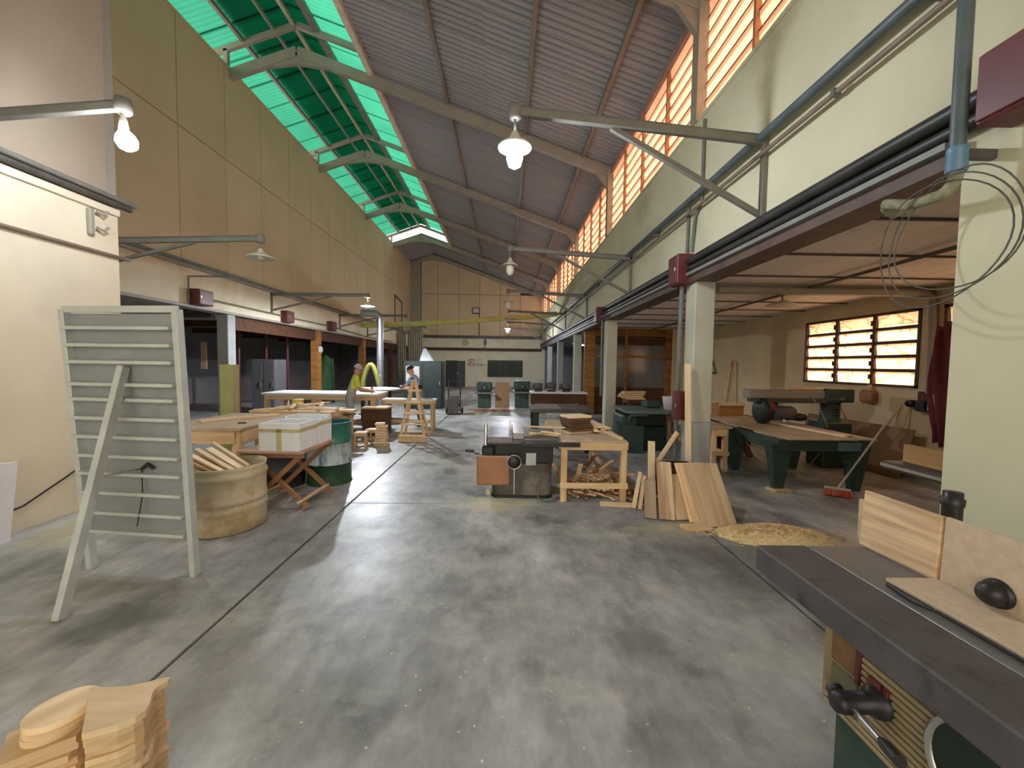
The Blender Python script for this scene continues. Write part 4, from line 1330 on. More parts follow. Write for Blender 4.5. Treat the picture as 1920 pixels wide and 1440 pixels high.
lean('grey_board', (1.63, 4.4, 0.012), (1.71, 4.68, 0.36), 0.13, 0.022, wood('grey_tan_wood', (0.42, 0.32, 0.22), (0.32, 0.23, 0.15)), 'short greyish board leaning against the narrow plank', SD)
lean('narrow_plank', (1.78, 4.79, 0.012), (1.84, 5.02, 0.76), 0.085, 0.026, PINE2, 'upright narrow pale plank between scrap sticks and the two-tone board', SD)
lean('slanted_stick', (1.97, 5.28, 0.35), (2.36, 5.48, 0.8), 0.055, 0.025, PINE2, 'thin stick slanting from the crate up to the column', (0.5, 0, -0.6), cat='stick')
lean('tall_strip', (2.47, 5.33, 0.02), (2.5, 5.54, 1.74), 0.075, 0.03, PINE2, 'tall pale strip standing upright against the cream column', SD, cat='strip')
lean('thin_strip', (1.54, 4.72, 0.012), (1.72, 5.05, 0.36), 0.05, 0.02, PINE2, 'thin strip leaning on the narrow plank, outermost of the boards', SD, cat='strip', group='thin leaning strips')
lean('thin_strip', (1.6, 4.68, 0.012), (1.75, 4.98, 0.33), 0.045, 0.02, PINE, 'thin strip leaning on the narrow plank, close beside another', SD, cat='strip', group='thin leaning strips')
slab('floor_board', (2.02, 4.15, 0.016), (0.3, 0.13, 0.03), PINE, None, R(4), 0.003, 'small thick board lying flat at the foot of the widest board', 'board')
bag = MB()
bag.grid(lambda u, v: tuple(Vector((2.52, 5.2, 0.13)) + Vector((0.1 * math.cos(6.2832 * u) * math.sin(math.pi * v), 0.08 * math.sin(6.2832 * u) * math.sin(math.pi * v), 0.13 * math.cos(math.pi * v))) * (1 + 0.35 * mnoise.noise(Vector((math.cos(6.2832 * u) * 2, math.sin(6.2832 * u) * 2, v * 5))))), 18, 12)
solo('white_bag', 'crumpled white plastic bag on the floor behind the tall strip', 'bag', bag, mat('white_plastic_bag', (0.6, 0.58, 0.56), 0.5, var=0.2), (2.52, 5.2, 0))

# ------------------------------------------------------------------ sawdust heap and scattered chips
random.seed(4)
heap = MB()


rings, segs = 14, 44
hv = [(2.7, 4.0, 0.115)]
for i in range(1, rings + 1):
    for k in range(segs):
        a = 2 * math.pi * k / segs
        er = 1 + 0.16 * mnoise.noise(Vector((math.cos(a) * 1.7, math.sin(a) * 1.7, 3)))
        f = i / rings
        rx, ry = (0.55 if math.cos(a) < 0 else 0.62) * er, 0.27 * er
        x_, y_ = 2.7 + rx * f * math.cos(a), 4.0 + ry * f * math.sin(a)
        hz = 0.115 * (1 - f) ** 0.8 + (0.02 * (1 - f) * mnoise.noise(Vector((x_ * 15, y_ * 15, 0))))
        hv.append((x_, y_, max(0.002, hz) if i < rings else -0.004))
heap.add(hv, [(0, 1 + k, 1 + (k + 1) % segs) for k in range(segs)] + [(1 + (i - 1) * segs + k, 1 + i * segs + k, 1 + i * segs + (k + 1) % segs, 1 + (i - 1) * segs + (k + 1) % segs) for i in range(1, rings) for k in range(segs)], True)
solo('sawdust_heap', 'yellow heap of sawdust and shavings on the floor near the boards', 'sawdust', heap, SAWDUST, (2.75, 4.0, 0), kind='stuff')
fl = MB()
for i in range(2200):
    rr_, th_ = min(abs(random.gauss(0, 0.5)), 1.25), random.uniform(0, 6.283)
    p = Vector((2.7 + 0.58 * rr_ * math.cos(th_), 4.0 + 0.26 * rr_ * math.sin(th_), 0.006 + 0.115 * max(0, 1 - rr_) ** 0.8))
    s_ = random.uniform(0.006, 0.016)
    rot = Matrix.Rotation(random.uniform(0, 6.28), 3, 'Z') @ Matrix.Rotation(random.uniform(-0.7, 0.7), 3, 'X')
    fl.add([p + rot @ Vector(q) for q in ((-s_, -s_ * 0.5, 0), (s_, -s_ * 0.5, 0), (s_, s_ * 0.5, s_ * 0.3), (-s_, s_ * 0.5, s_ * 0.2))], [(0, 1, 2, 3)])
solo('wood_shavings', 'curled pale shavings spread over the sawdust heap', 'shavings', fl, mat('shavings', (0.78, 0.58, 0.32), 0.9, var=0.25, scale=30), (2.75, 4.0, 0), kind='stuff')
ch = MB()
for i in range(620):
    if i < 420:
        x_, y_ = random.uniform(-1.5, 2.6), random.uniform(1.6, 4.8)
        if random.random() < 0.5:
            x_ = random.gauss(0.5, 0.7)
    else:
        x_, y_ = random.uniform(-4.4, 2.2), random.uniform(1.6, 8)
    s_ = random.choice((0.003, 0.003, 0.004, 0.007))
    rot = Matrix.Rotation(random.uniform(0, 6.28), 3, 'Z')
    ch.add([Vector((x_, y_, 0.003)) + rot @ Vector(q) for q in ((-s_, -s_ * 0.6, 0), (s_, -s_ * 0.4, 0.001), (s_ * 0.8, s_ * 0.5, 0.003), (-s_ * 0.7, s_ * 0.6, 0.001))], [(0, 1, 2, 3)])
solo('wood_chips', 'pale wood chips strewn over the open concrete floor', 'wood chips', ch, mat('chips', (0.78, 0.7, 0.5), 0.9), (0, 3, 0), kind='stuff')

# ------------------------------------------------------------------ green saw bench with radial arm saw
def saw_bench():
    t = thing('saw_bench', 'long green steel saw bench with tapered legs and plywood top', 'saw bench', (4.35, 6.0, 0))
    x0, x1, y0, y1 = 3.78, 4.98, 5.42, 6.75
    slab('top', ((x0 + x1) / 2 - 0.06, 6.86, 0.735), (2.96, 0.95, 0.02), PLY, t, math.pi / 2)
    slab('side_top', (x1 - 0.02, 6.3, 0.735), (1.8, 0.24, 0.02), mat('grey_top_strip', (0.3, 0.29, 0.26), 0.6, var=0.2), t, math.pi / 2)
    part('frame_rail', MB().bx(x0 - 0.06, x1, y0, y0 + 0.06, 0.57, 0.725, 0.006), GREENMACH, t)
    part('frame_rail', MB().bx(x0 - 0.06, x0, y0 + 0.06, 8.25, 0.57, 0.725, 0.006), GREENMACH, t)
    part('frame_rail', MB().bx(x1 - 0.06, x1, y0 + 0.06, 8.25, 0.57, 0.725, 0.006), GREENMACH, t)
    part('frame_rail', MB().bx(x0 - 0.06, x1, 8.19, 8.25, 0.57, 0.725, 0.006), GREENMACH, t)
    part('blue_bracket', MB().bx(4.55, 4.86, y0 - 0.02, y0, 0.58, 0.7, 0.004), mat('blue_steel', (0.1, 0.17, 0.2), 0.5), t)
    part('switch', MB().bx(x0 - 0.11, x0 - 0.06, 6.2, 6.3, 0.5, 0.62, 0.01), DGREEN, t)
    for (cx, cy_) in ((x0 + 0.02, y0 + 0.1), (x1 - 0.1, y0 + 0.1), (x0 + 0.02, 6.6), (x1 - 0.1, 6.75), (x0 + 0.02, 8.1), (x1 - 0.1, 8.1)):
        mb = MB()
        a0, a1 = 0.15, 0.065
        vs_ = [(cx + sx * a1, cy_ + sy * a1 * 0.6, 0.0 if cy_ > 6 or cx > 4 else 0.03) for sx, sy in ((-1, -1), (1, -1), (1, 1), (-1, 1))]
        vs_ += [(cx + sx * a0, cy_ + sy * a0 * 0.6, 0.66) for sx, sy in ((-1, -1), (1, -1), (1, 1), (-1, 1))]
        mb.add(vs_, [(3, 2, 1, 0), (4, 5, 6, 7), (0, 1, 5, 4), (1, 2, 6, 5), (2, 3, 7, 6), (3, 0, 4, 7)])
        part('leg', mb, GREENMACH, t)
    part('cable', MB().tube([(x0 - 0.03, 6.2, 0.55), (x0, 5.9, 0.35), (x0 + 0.25, 5.7, 0.2), (x0 + 0.6, 5.75, 0.22), (x0 + 0.9, 5.9, 0.45)], 0.006, 6), mat('pale_cable', (0.35, 0.3, 0.22), 0.6), t)
    slab('wood_block', (3.82, 5.5, 0.015), (0.26, 0.2, 0.03), PINE, None, 0.1, 0.003, 'thin pale block under a green tapered leg', 'block')
    # sliding fence strips on the top
    stick('fence_strip', (4.72, 5.5, 0.762), (4.55, 7.0, 0.762), 0.05, 0.03, PINE2, None, label='long pale fence strip laid along the saw bench', cat='strip')
    stick('fence_strip', (4.84, 5.55, 0.762), (4.72, 6.6, 0.762), 0.07, 0.03, HEART, None, label='two-tone strip beside the long pale fence strip', cat='strip')
    # radial arm saw
    s = thing('radial_arm_saw', 'green radial arm saw with red and black motor over the saw bench', 'saw', (5.7, 7.0, 0))
    part('pedestal', MB().bx(5.45, 5.95, 6.8, 7.2, 0, 0.78, 0.02), GREENMACH, s)
    part('column', MB().lathe([(0.17, 0.78), (0.14, 0.84), (0.14, 1.12), (0.2, 1.13), (0.2, 1.2), (0.0, 1.2)], (5.7, 7.0, 0), 24), GREENMACH, s)
    for k in range(4):
        part('bellows_ring', MB().lathe([(0.14, 0), (0.165, 0.012), (0.14, 0.024)], (5.7, 7.0, 0.9 + 0.05 * k), 20), STEELDARK, s)
    part('arm', MB().bx(4.2, 5.95, 6.88, 7.12, 1.17, 1.32, 0.02), STEELPAINT, s)
    part('arm_rail', MB().bx(4.3, 5.8, 6.86, 7.14, 1.1, 1.17, 0.01), STEELDARK, s)
    part('head_block', MB().bx(5.5, 6.0, 6.84, 7.16, 1.12, 1.36, 0.02), GREENMACH, s)
    Ry = Matrix.Rotation(R(90), 3, 'Y')
    part('carriage', MB().bx(4.45, 4.7, 6.86, 7.14, 0.98, 1.1, 0.02), BLACK, s)
    part('motor', MB().lathe([(0.0, -0.2), (0.1, -0.2), (0.125, -0.17), (0.125, 0.15), (0.1, 0.2), (0.0, 0.2)], (4.78, 6.9, 0.92), 22, Ry), mat('grey_motor', (0.1, 0.09, 0.1), 0.45), s)
    part('motor_cap', MB().lathe([(0.0, 0.2), (0.06, 0.2), (0.07, 0.1), (0.05, -0.05)], (4.95, 6.86, 0.86), 18, Ry), BLACK, s)
    part('blade_guard', MB().lathe([(0.05, -0.05), (0.21, -0.05), (0.22, -0.03), (0.22, 0.03), (0.21, 0.05), (0.05, 0.05)], (4.42, 6.88, 0.96), 28, Ry, caps=(True, True)), DGREEN, s)
    part('red_cover', MB().bx(4.44, 4.58, 6.76, 6.98, 0.98, 1.1, 0.02), mat('bright_red', (0.4, 0.03, 0.025), 0.4), s)
    h = part('handle', MB().tube([(4.6, 6.78, 0.85), (4.6, 6.6, 0.83)], 0.014, 8), CHROME, s)
    part('grip_ball', MB().lathe([(0.0, 0.03), (0.02, 0.022), (0.03, 0.0), (0.02, -0.022), (0.0, -0.03)], (4.6, 6.58, 0.83), 14), WHITE, h)
    part('cable', MB().tube([(5.2, 6.84, 1.25), (5.35, 6.8, 1.05), (5.5, 6.78, 0.7)], 0.008, 6), mat('pale_cable', (0.35, 0.3, 0.22)), s)
    slab('arm_plank', (5.3, 7.0, 1.345), (0.8, 0.16, 0.04), OAK, None, 0, 0.004, 'short wooden plank resting on the radial saw arm', 'plank')


saw_bench()
bench('narrow wooden side bench standing along the green saw bench', 3.32, 3.66, 6.42, 8.4, 0.745, PLY, PINE, 'side_bench', apron=0.12, leg=0.075, stretch=0.3)
t = thing('wooden_box', 'open orange-brown wooden box standing on the far end of the saw bench', 'box', (4.42, 7.98, 0.745))
for a in ((4.2, 4.68, 7.85, 7.87), (4.2, 4.68, 8.13, 8.15), (4.2, 4.22, 7.87, 8.13), (4.66, 4.68, 7.87, 8.13)):
    part('side', MB().bx(a[0], a[1], a[2], a[3], 0.75, 0.97, 0.003), ORANGEWOOD, t)
part('rim', MB().bx(4.18, 4.7, 7.83, 7.86, 0.95, 1.0, 0.004).bx(4.18, 4.7, 8.14, 8.17, 0.95, 1.0, 0.004), OAK, t)
# dark boards leaning under the bench, and panel behind the legs
for k in range(5):
    lean('dark_plank', (3.98 + 0.16 * k, 7.5, 0.02), (3.98 + 0.16 * k, 7.85, 0.5), 0.13, 0.03, [REDWOOD, DARKWOOD, OAK, REDWOOD, DARKWOOD][k], 'short dark plank leaning in the shade under the green saw bench', (1, 0, 0), cat='plank', group='planks under the saw bench')
solo('brown_sheet', 'brown hardboard sheet leaning on the wall behind the green saw bench', 'sheet', MB().box((0, 0, 0), (0.8, 2.2, 0.02), None, 0.004), mat('hardboard', (0.26, 0.15, 0.07), 0.7, var=0.1), M=frame((0.3, 0, 1), (1, 0, 0), (6.2, 7.2, 0.39)))
# broom
t = thing('broom', 'push broom with orange-red bristles leaning at the saw bench', 'broom', (4.42, 5.28, 0))
hd = Vector((4.45, 5.27, 0.1))
part('handle', MB().tube([hd, (4.98, 5.36, 0.74), (5.3, 5.42, 1.12)], 0.013, 10), mat('broom_stick', (0.4, 0.36, 0.3), 0.5), t)
Mh = frame((0.75, -0.55, 0), (0.3, 0.1, 1), hd)
b_ = part('head', MB().box((0, 0, 0), (0.28, 0.06, 0.035), None, 0.008), mat('broom_head', (0.45, 0.4, 0.36), 0.6), t, Mh)
br = MB()
random.seed(2)
for i in range(15):
    for j in range(4):
        x_, y_ = -0.13 + 0.26 * i / 14, -0.022 + 0.044 * j / 3
        br.bar((x_, y_, -0.015), (x_ * 1.12 + random.uniform(-0.006, 0.006), y_ * 1.7 - 0.015, -0.1), 0.011, 0.011)
part('bristles', br, mat('orange_bristle', (0.5, 0.08, 0.03), 0.7, var=0.25), b_, Mh)
# things on and against the window wall
t = thing('mallet', 'wooden mallet head hanging under the louvred side window', 'mallet', (RX - 0.08, 7.18, 1.12))
part('head', MB().prism([(-0.14, -0.08), (-0.1, -0.14), (0.06, -0.14), (0.13, -0.08), (0.13, 0.06), (0.06, 0.12), (-0.1, 0.1), (-0.14, 0.03)], -0.05, 0.05, Matrix.Translation((RX - 0.07, 7.18, 1.22)) @ Matrix(((0, 0, 1, 0), (1, 0, 0, 0), (0, 1, 0, 0), (0, 0, 0, 1)))), REDWOOD, t)
part('handle', MB().bx(RX - 0.1, RX - 0.04, 7.14, 7.2, 1.3, 1.42, 0.01), OAK, t)
for k, (ya, yb_, za, lb) in enumerate(((6.9, 6.35, 1.12, 'thin wooden pole leaning on the window wall, farther from the switch'), (6.65, 6.3, 1.16, 'thin wooden pole leaning on the window wall, nearer the switch'))):
    solo('pole', lb, 'pole', MB().tube([(RX - 0.35 - 0.05 * k, yb_ + 0.6 - 0.5 * k, 0.0), (RX - 0.03, yb_ + 0.25 - 0.1 * k, za)], 0.012, 8), OAK, (RX - 0.35, yb_, 0))
solo('pole', 'white painted pole leaning behind the radial arm saw', 'pole', MB().tube([(6.15, 7.3, 0.0), (RX - 0.03, 8.05, 1.22)], 0.014, 8), WHITE, (6.15, 7.3, 0))
t = thing('warning_sign', 'triangular outlined warning sign on the ochre wall', 'sign', (RX - 0.01, 12.8, 1.5))
tri = [(0.0, 0.24), (-0.24, -0.2), (0.24, -0.2)]
TS = Matrix.Translation((RX - 0.012, 12.8, 1.68)) @ Matrix(((0, 0, 1, 0), (1, 0, 0, 0), (0, 1, 0, 0), (0, 0, 0, 1)))
part('border', MB().prism(tri, -0.012, 0.0, TS), mat('sign_brown', (0.18, 0.1, 0.04), 0.6), t)
part('face', MB().prism([(x_ * 0.6, y_ * 0.6 - 0.01) for x_, y_ in tri], -0.016, -0.012, TS), ROOM_WALL, t)
solo('yellow_batten', 'yellow wooden batten propped upright on the ochre wall', 'batten', MB().bar((RX - 0.4, 11.4, 0.02), (RX - 0.13, 11.5, 1.9), 0.05, 0.1), OAK, (RX - 0.25, 11.4, 0))
t = thing('wall_switch', 'dark wall switch with grey cover at the end of the conduit', 'switch', (RX - 0.1, 6.14, 1.05))
part('back_board', MB().bx(RX - 0.05, RX, 5.93, 6.33, 1.05, 1.36, 0.004), DARKWOOD, t)
part('cover', MB().bx(RX - 0.16, RX - 0.05, 5.95, 6.08, 1.08, 1.34, 0.01), mat('grey_cover', (0.4, 0.42, 0.45), 0.4), t)
part('switch_body', MB().bx(RX - 0.18, RX - 0.05, 6.1, 6.25, 1.06, 1.22, 0.015), BLACK, t)
part('knob', MB().lathe([(0, 0.05), (0.05, 0.05), (0.06, 0.0), (0.06, -0.06)], (RX - 0.1, 6.38, 1.16), 14, Matrix.Rotation(R(-90), 3, 'Y')), BLACK, t)
rag = MB()


def rag_fn(u, v):
    y_ = 5.86 - 0.2 * (v ** 1.5) * 0.4 + (u - 0.5) * (0.2 + 0.26 * math.sin(math.pi * min(1, v * 1.1)))
    return (RX - 0.2 + 0.05 * math.sin(u * 14 + v * 3), y_, 2.35 - 1.75 * v + 0.03 * math.sin(u * 9))


rag.grid(rag_fn, 18, 22)
o = solo('hanging_rag', 'long dark red cloth hanging beside the wall switch', 'cloth', rag, mat('red_cloth', (0.15, 0.03, 0.03), 0.9, var=0.25, scale=8), (RX - 0.2, 5.86, 0.6))
o.modifiers.new('thickness', 'SOLIDIFY').thickness = 0.012
# small planer table beside the pier with a thick board on it
t = thing('mortiser_table', 'black steel machine table carrying a thick board beside the pier', 'machine', (3.7, 3.3, 0))
part('table', MB().bx(3.45, 3.95, 2.7, 3.62, 0.8, 0.87, 0.008), STEELDARK, t)
part('slide_rail', MB().bx(3.42, 3.45, 2.75, 3.6, 0.83, 0.855), CHROME, t)
part('stand', MB().bx(3.55, 3.85, 2.6, 3.2, 0.0, 0.8, 0.02), DGREEN, t)
part('motor_arm', MB().bx(3.95, 4.05, 2.7, 3.0, 0.4, 0.9, 0.01), BLACK, t)
slab('thick_board', (3.62, 3.15, 0.95), (0.84, 0.06, 0.16), wood('amber_wood', (0.5, 0.3, 0.12), (0.36, 0.2, 0.08)), None, R(90), 0.006, 'thick amber board standing on edge on the black machine table', 'board')
t = thing('ceiling_lamp', 'small shallow lamp under the boarded ceiling of the side room', 'lamp', (4.6, 7.2, RC - 0.1))
part('shade', MB().lathe([(0.02, 0.09), (0.12, 0.05), (0.26, 0.0), (0.25, -0.01), (0.0, 0.02)], (4.9, 7.2, RC - 0.16), 24), ENAMEL, t)
part('stem', MB().tube([(4.9, 7.2, RC - 0.1), (4.9, 7.2, RC)], 0.015, 8), ARMPAINT, t)

# ------------------------------------------------------------------ jointer planer in the right foreground
def jointer():
    t = thing('jointer', 'large jointer planer with dark iron bed and ribbed beige front', 'planer', (1.55, 0.9, 0))
    BED = mat('jointer_bed', (0.09, 0.083, 0.085), 0.6, 0.1, var=0.18, scale=6, stain=(0.045, 0.035, 0.032), stain_at=0.6, stain_scale=7)
    BED2 = mat('jointer_bed_grey', (0.17, 0.17, 0.175), 0.35, 0.3, var=0.1, scale=5)
    part('bed', MB().bx(1.2, 1.44, -0.4, 1.87, 0.745, 0.86, 0.007), BED, t)
    part('rear_bed', MB().bx(1.444, 1.72, -0.4, 1.865, 0.745, 0.857, 0.002), BED2, t)
    PANELM = mat('beige_ribbed_panel', (0.31, 0.25, 0.14), 0.55, var=0.15, scale=4, stain=(0.2, 0.14, 0.08), stain_at=0.62)
    part('front_panel', MB().bx(1.345, 1.37, -0.4, 1.6, 0.33, 0.74), PANELM, t)
    for k in range(17):
        zz = 0.335 + 0.0238 * k
        part('rib', MB().bx(1.33, 1.346, -0.4, 1.6 if zz < 0.37 or zz > 0.66 else 1.43, zz, zz + 0.017, 0.003), PANELM, t)
    part('end_panel', MB().bx(1.345, 1.68, 1.58, 1.62, 0.33, 0.74, 0.004), PANELM, t)
    part('chassis', MB().bx(1.37, 1.68, -0.4, 1.58, 0.0, 0.33, 0.01), GREENMACH, t)
    part('chassis_core', MB().bx(1.38, 1.66, -0.4, 1.57, 0.33, 0.745), STEELDARK, t)
    part('hatch', MB().bx(1.335, 1.345, 1.45, 1.57, 0.53, 0.645, 0.003), wood('hatch_brown', (0.24, 0.14, 0.07), (0.17, 0.09, 0.04)), t)
    part('hatch_edge', MB().bx(1.325, 1.345, 1.43, 1.45, 0.52, 0.65, 0.003), REDBOX, t)
    part('recess', MB().bx(1.338, 1.345, 1.45, 1.57, 0.38, 0.515, 0.002), mat('olive_recess', (0.16, 0.16, 0.09), 0.6), t)
    Ry = Matrix.Rotation(R(-90), 3, 'Y')
    part('small_knob', MB().lathe([(0.0, 0.05), (0.02, 0.045), (0.025, 0.0)], (1.34, 1.52, 0.43), 14, Ry), BLACK, t)
    sw = part('red_switch', MB().bx(1.315, 1.345, 1.34, 1.39, 0.55, 0.6, 0.004), REDBOX, t)
    part('switch_shroud', MB().bx(1.32, 1.345, 1.315, 1.335, 0.54, 0.6, 0.003), mat('dark_red', (0.12, 0.02, 0.02), 0.4), sw)
    hub = part('crank_hub', MB().lathe([(0.0, 0.17), (0.03, 0.17), (0.036, 0.15), (0.034, 0.04), (0.05, 0.035), (0.055, 0.0)], (1.34, 1.35, 0.53), 22, Ry), BLACK, t)
    part('crank_rod', MB().tube([(1.215, 1.345, 0.53), (1.175, 1.18, 0.555)], 0.008, 10), CHROME, hub)
    part('crank_grip', MB().tube([(1.175, 1.18, 0.555), (1.17, 1.165, 0.557), (1.155, 1.1, 0.567)], [0.011, 0.017, 0.019], 12), BLACK, hub)
    w_ = part('hand_hole_ring', MB().lathe([(0.155, 0.0), (0.16, 0.018), (0.15, 0.024), (0.14, 0.01)], (1.335, 1.03, 0.56), 36, Ry), CHROME, t)
    part('hand_hole', MB().lathe([(0.14, 0.012), (0.0, 0.012)], (1.335, 1.03, 0.56), 36, Ry), DGREEN, w_)
    # rear post that carries the fence
    part('fence_post', MB().tube([(2.0, 1.75, 0.55), (2.0, 1.75, 1.1)], 0.035, 16), BLACK, t)
    part('fence_post_cap', MB().lathe([(0.04, 0.0), (0.042, 0.03), (0.034, 0.036), (0.034, 0.06), (0.0, 0.062)], (2.0, 1.75, 1.1), 18), BLACK, t)
    part('post_arm', MB().bx(1.68, 2.02, 1.72, 1.78, 0.55, 0.62, 0.005), STEELDARK, t)


jointer()
M = frame((0.02, -1, 0.0), (-1, 0, 0.06), (1.735, 1.72, 0.99))
solo('fence_board', 'two-tone board standing on edge as a fence on the planer bed', 'board', MB().box((0, 0, 0), (0.34, 0.26, 0.024), None, 0.003), HEART, M=M)
M = frame((0.0, -1, 0.0), (-1, 0, 0.0), (1.765, 1.8, 0.96))
solo('backing_board', 'pale board behind the two-tone fence board on the planer', 'board', MB().box((0, 0, 0), (0.3, 0.2, 0.02), None, 0.003), PINE2, M=M)
M = frame((0.0, -1, 0.0), (-1, 0, 0.04), (1.74, 1.0, 0.995))
fence = solo('chipboard_fence', 'brown chipboard sheet standing upright along the planer bed', 'board', MB().box((0, 0, 0), (1.08, 0.26, 0.016), None, 0.002), CHIP, M=M)
kb = part('knob', MB().lathe([(0.0, 0.06), (0.025, 0.055), (0.04, 0.035), (0.043, 0.0), (0.03, -0.01)], (1.725, 1.35, 0.925), 22, Matrix.Rotation(R(-90), 3, 'Y')), BLACK, fence)
part('collar', MB().lathe([(0.03, 0.02), (0.048, 0.012), (0.05, 0.0)], (1.728, 1.35, 0.925), 22, Matrix.Rotation(R(-90), 3, 'Y')), BLACK, kb)
slab('flat_chipboard', (1.62, 1.0, 0.867), (1.1, 0.2, 0.014), CHIP, None, R(90), 0.002, 'brown chipboard strip lying flat on the planer bed', 'board')
solo('planer_strap', 'black rubber strip trailing along the planer bed beside the chipboard', 'strap', MB().tube([(1.5, 1.52, 0.864), (1.48, 1.4, 0.864), (1.5, 1.33, 0.868), (1.505, 1.2, 0.866), (1.505, 0.9, 0.865)], 0.006, 8), BLACK, (1.5, 1.5, 0.86))
slab('wood_scrap', (1.28, 1.5, 0.02), (0.16, 0.12, 0.04), PINE, None, 0.2, 0.003, 'small pale wood scrap on the floor at the planer foot', 'scrap wood')

# ------------------------------------------------------------------ middle left: lumber table, stools, trestle ladder
bench('rough timber table heaped with sawn boards, behind the foam boxes', -4.35, -3.05, 6.95, 8.3, 0.66, PLY, OAK, 'lumber_table', apron=0.1, leg=0.1, stretch=0.2, cat='table')
random.seed(31)
lvl_z = 0.66
for lv in range(4):
    for k in range(4 - (lv > 2)):
        y_ = 7.12 + 0.3 * k + random.uniform(-0.03, 0.03)
        a = R(random.uniform(-7, 7))
        L = random.uniform(0.95, 1.5)
        d = Vector((math.cos(a), math.sin(a), 0))
        c = Vector((-3.72 + random.uniform(-0.12, 0.12), y_, lvl_z + 0.022))
        stick('sawn_board', c - d * L / 2, c + d * L / 2, 0.22, 0.04, random.choice((PINE, PINE2, OAK, PINE2)), None, label='sawn board in the heap on the rough timber table', cat='board', group='boards on the rough timber table')
    lvl_z += 0.046
for k in range(7):
    x_, y_ = -4.1 + 0.14 * k, 7.1 + 0.12 * (k % 5)
    a = R(30 + 40 * (k % 4))
    d = Vector((math.cos(a), math.sin(a), 0.05))
    c = Vector((x_, y_, lvl_z + 0.03 + 0.012 * k))
    stick('thin_offcut', c - d * 0.25, c + d * 0.25, 0.06, 0.016, PINE2, None, label='thin pale slat lying crosswise on top of the sawn boards', cat='slat', group='slats on the board heap')
t = thing('paint_tin', 'yellow and white tin standing among the boards on the rough table', 'tin', (-3.95, 7.75, lvl_z))
part('can', MB().lathe([(0.0, 0), (0.1, 0), (0.1, 0.14), (0.0, 0.14)], (-3.95, 7.75, lvl_z - 0.003), 20), WHITE, t)
part('label_band', MB().lathe([(0.102, 0.07), (0.102, 0.135)], (-3.95, 7.75, lvl_z - 0.003), 20), mat('yellow_band', (0.6, 0.48, 0.05), 0.5), t)


def stool(label, x, y, rz, h=0.3, w=0.26, grp=None, m_=PINE):
    t = thing('small_stool', label, 'stool', (x, y, 0), rz, grp)
    Mx = TR(x, y, 0, rz)
    P = lambda a, b_, c: Mx @ Vector((a, b_, c))
    slab('seat', P(0, 0, h - 0.015), (w, w, 0.03), PINE2 if m_ is PINE else m_, t, rz)
    for sx in (-1, 1):
        for sy in (-1, 1):
            stick('leg', P(sx * w * 0.4, sy * w * 0.4, 0), P(sx * w * 0.38, sy * w * 0.38, h - 0.03), 0.03, 0.03, m_, t)
    for sy in (-1, 1):
        stick('stretcher', P(-w * 0.38, sy * w * 0.4, h * 0.3), P(w * 0.38, sy * w * 0.4, h * 0.3), 0.02, 0.03, m_, t)
        stick('apron', P(-w * 0.38, sy * w * 0.4, h - 0.05), P(w * 0.38, sy * w * 0.4, h - 0.05), 0.02, 0.04, m_, t)
    return t


stool('small unfinished wooden stool beside the block pile', -2.9, 8.15, 0.15)
stool('small unfinished wooden stool half hidden behind the other stool', -2.78, 8.55, -0.1)
random.seed(6)
z = 0.0
for k in range(9):
    hh = 0.053
    slab('round_block', (-2.52 + random.uniform(-0.03, 0.03), 8.24 + random.uniform(-0.02, 0.02), z + hh / 2), (0.26 - 0.008 * k, 0.22 - 0.006 * k, hh - 0.003), PINE2 if k % 3 else PINE, None, random.uniform(-0.25, 0.25), 0.015,
         '%s pale wood block up in the pile beside the small stools' % ORD[k] if k < 8 else 'topmost pale block of the pile beside the small stools', 'wood block', 'block pile beside the stools')
    z += hh


def trestle():
    t = thing('trestle_ladder', 'unfinished wooden A-frame trestle ladder with slatted rungs', 'ladder', (-2.0, 8.95, 0))
    for (yb, yt) in ((8.72, 8.92), (9.2, 8.98)):
        for sx in (-1, 1):
            stick('rail', (-2.0 + sx * 0.27, yb, 0.02), (-2.02 + sx * 0.035, yt, 1.3), 0.055, 0.03, PINE, t)
        for k in range(5):
            f = 0.1 + 0.185 * k
            y_ = yb + (yt - yb) * f
            hw = 0.27 + (0.035 - 0.27) * f + 0.05
            stick('rung', (-2.0 - hw, y_ - (0.03 if yb < 9 else -0.03), 1.3 * f), (-2.0 + hw, y_ - (0.03 if yb < 9 else -0.03), 1.3 * f), 0.05, 0.035, PINE2, t)
    slab('top_cap', (-2.02, 8.95, 1.315), (0.14, 0.12, 0.025), PINE2, t)
    slab('foot_board', (-2.0, 8.68, 0.06), (0.6, 0.025, 0.12), PINE, t)
    for k in range(4):
        slab('foot_slat', (-2.0 - 0.2 + 0.13 * k, 8.66, 0.13), (0.07, 0.05, 0.03), PINE2, t, 0.3)


trestle()
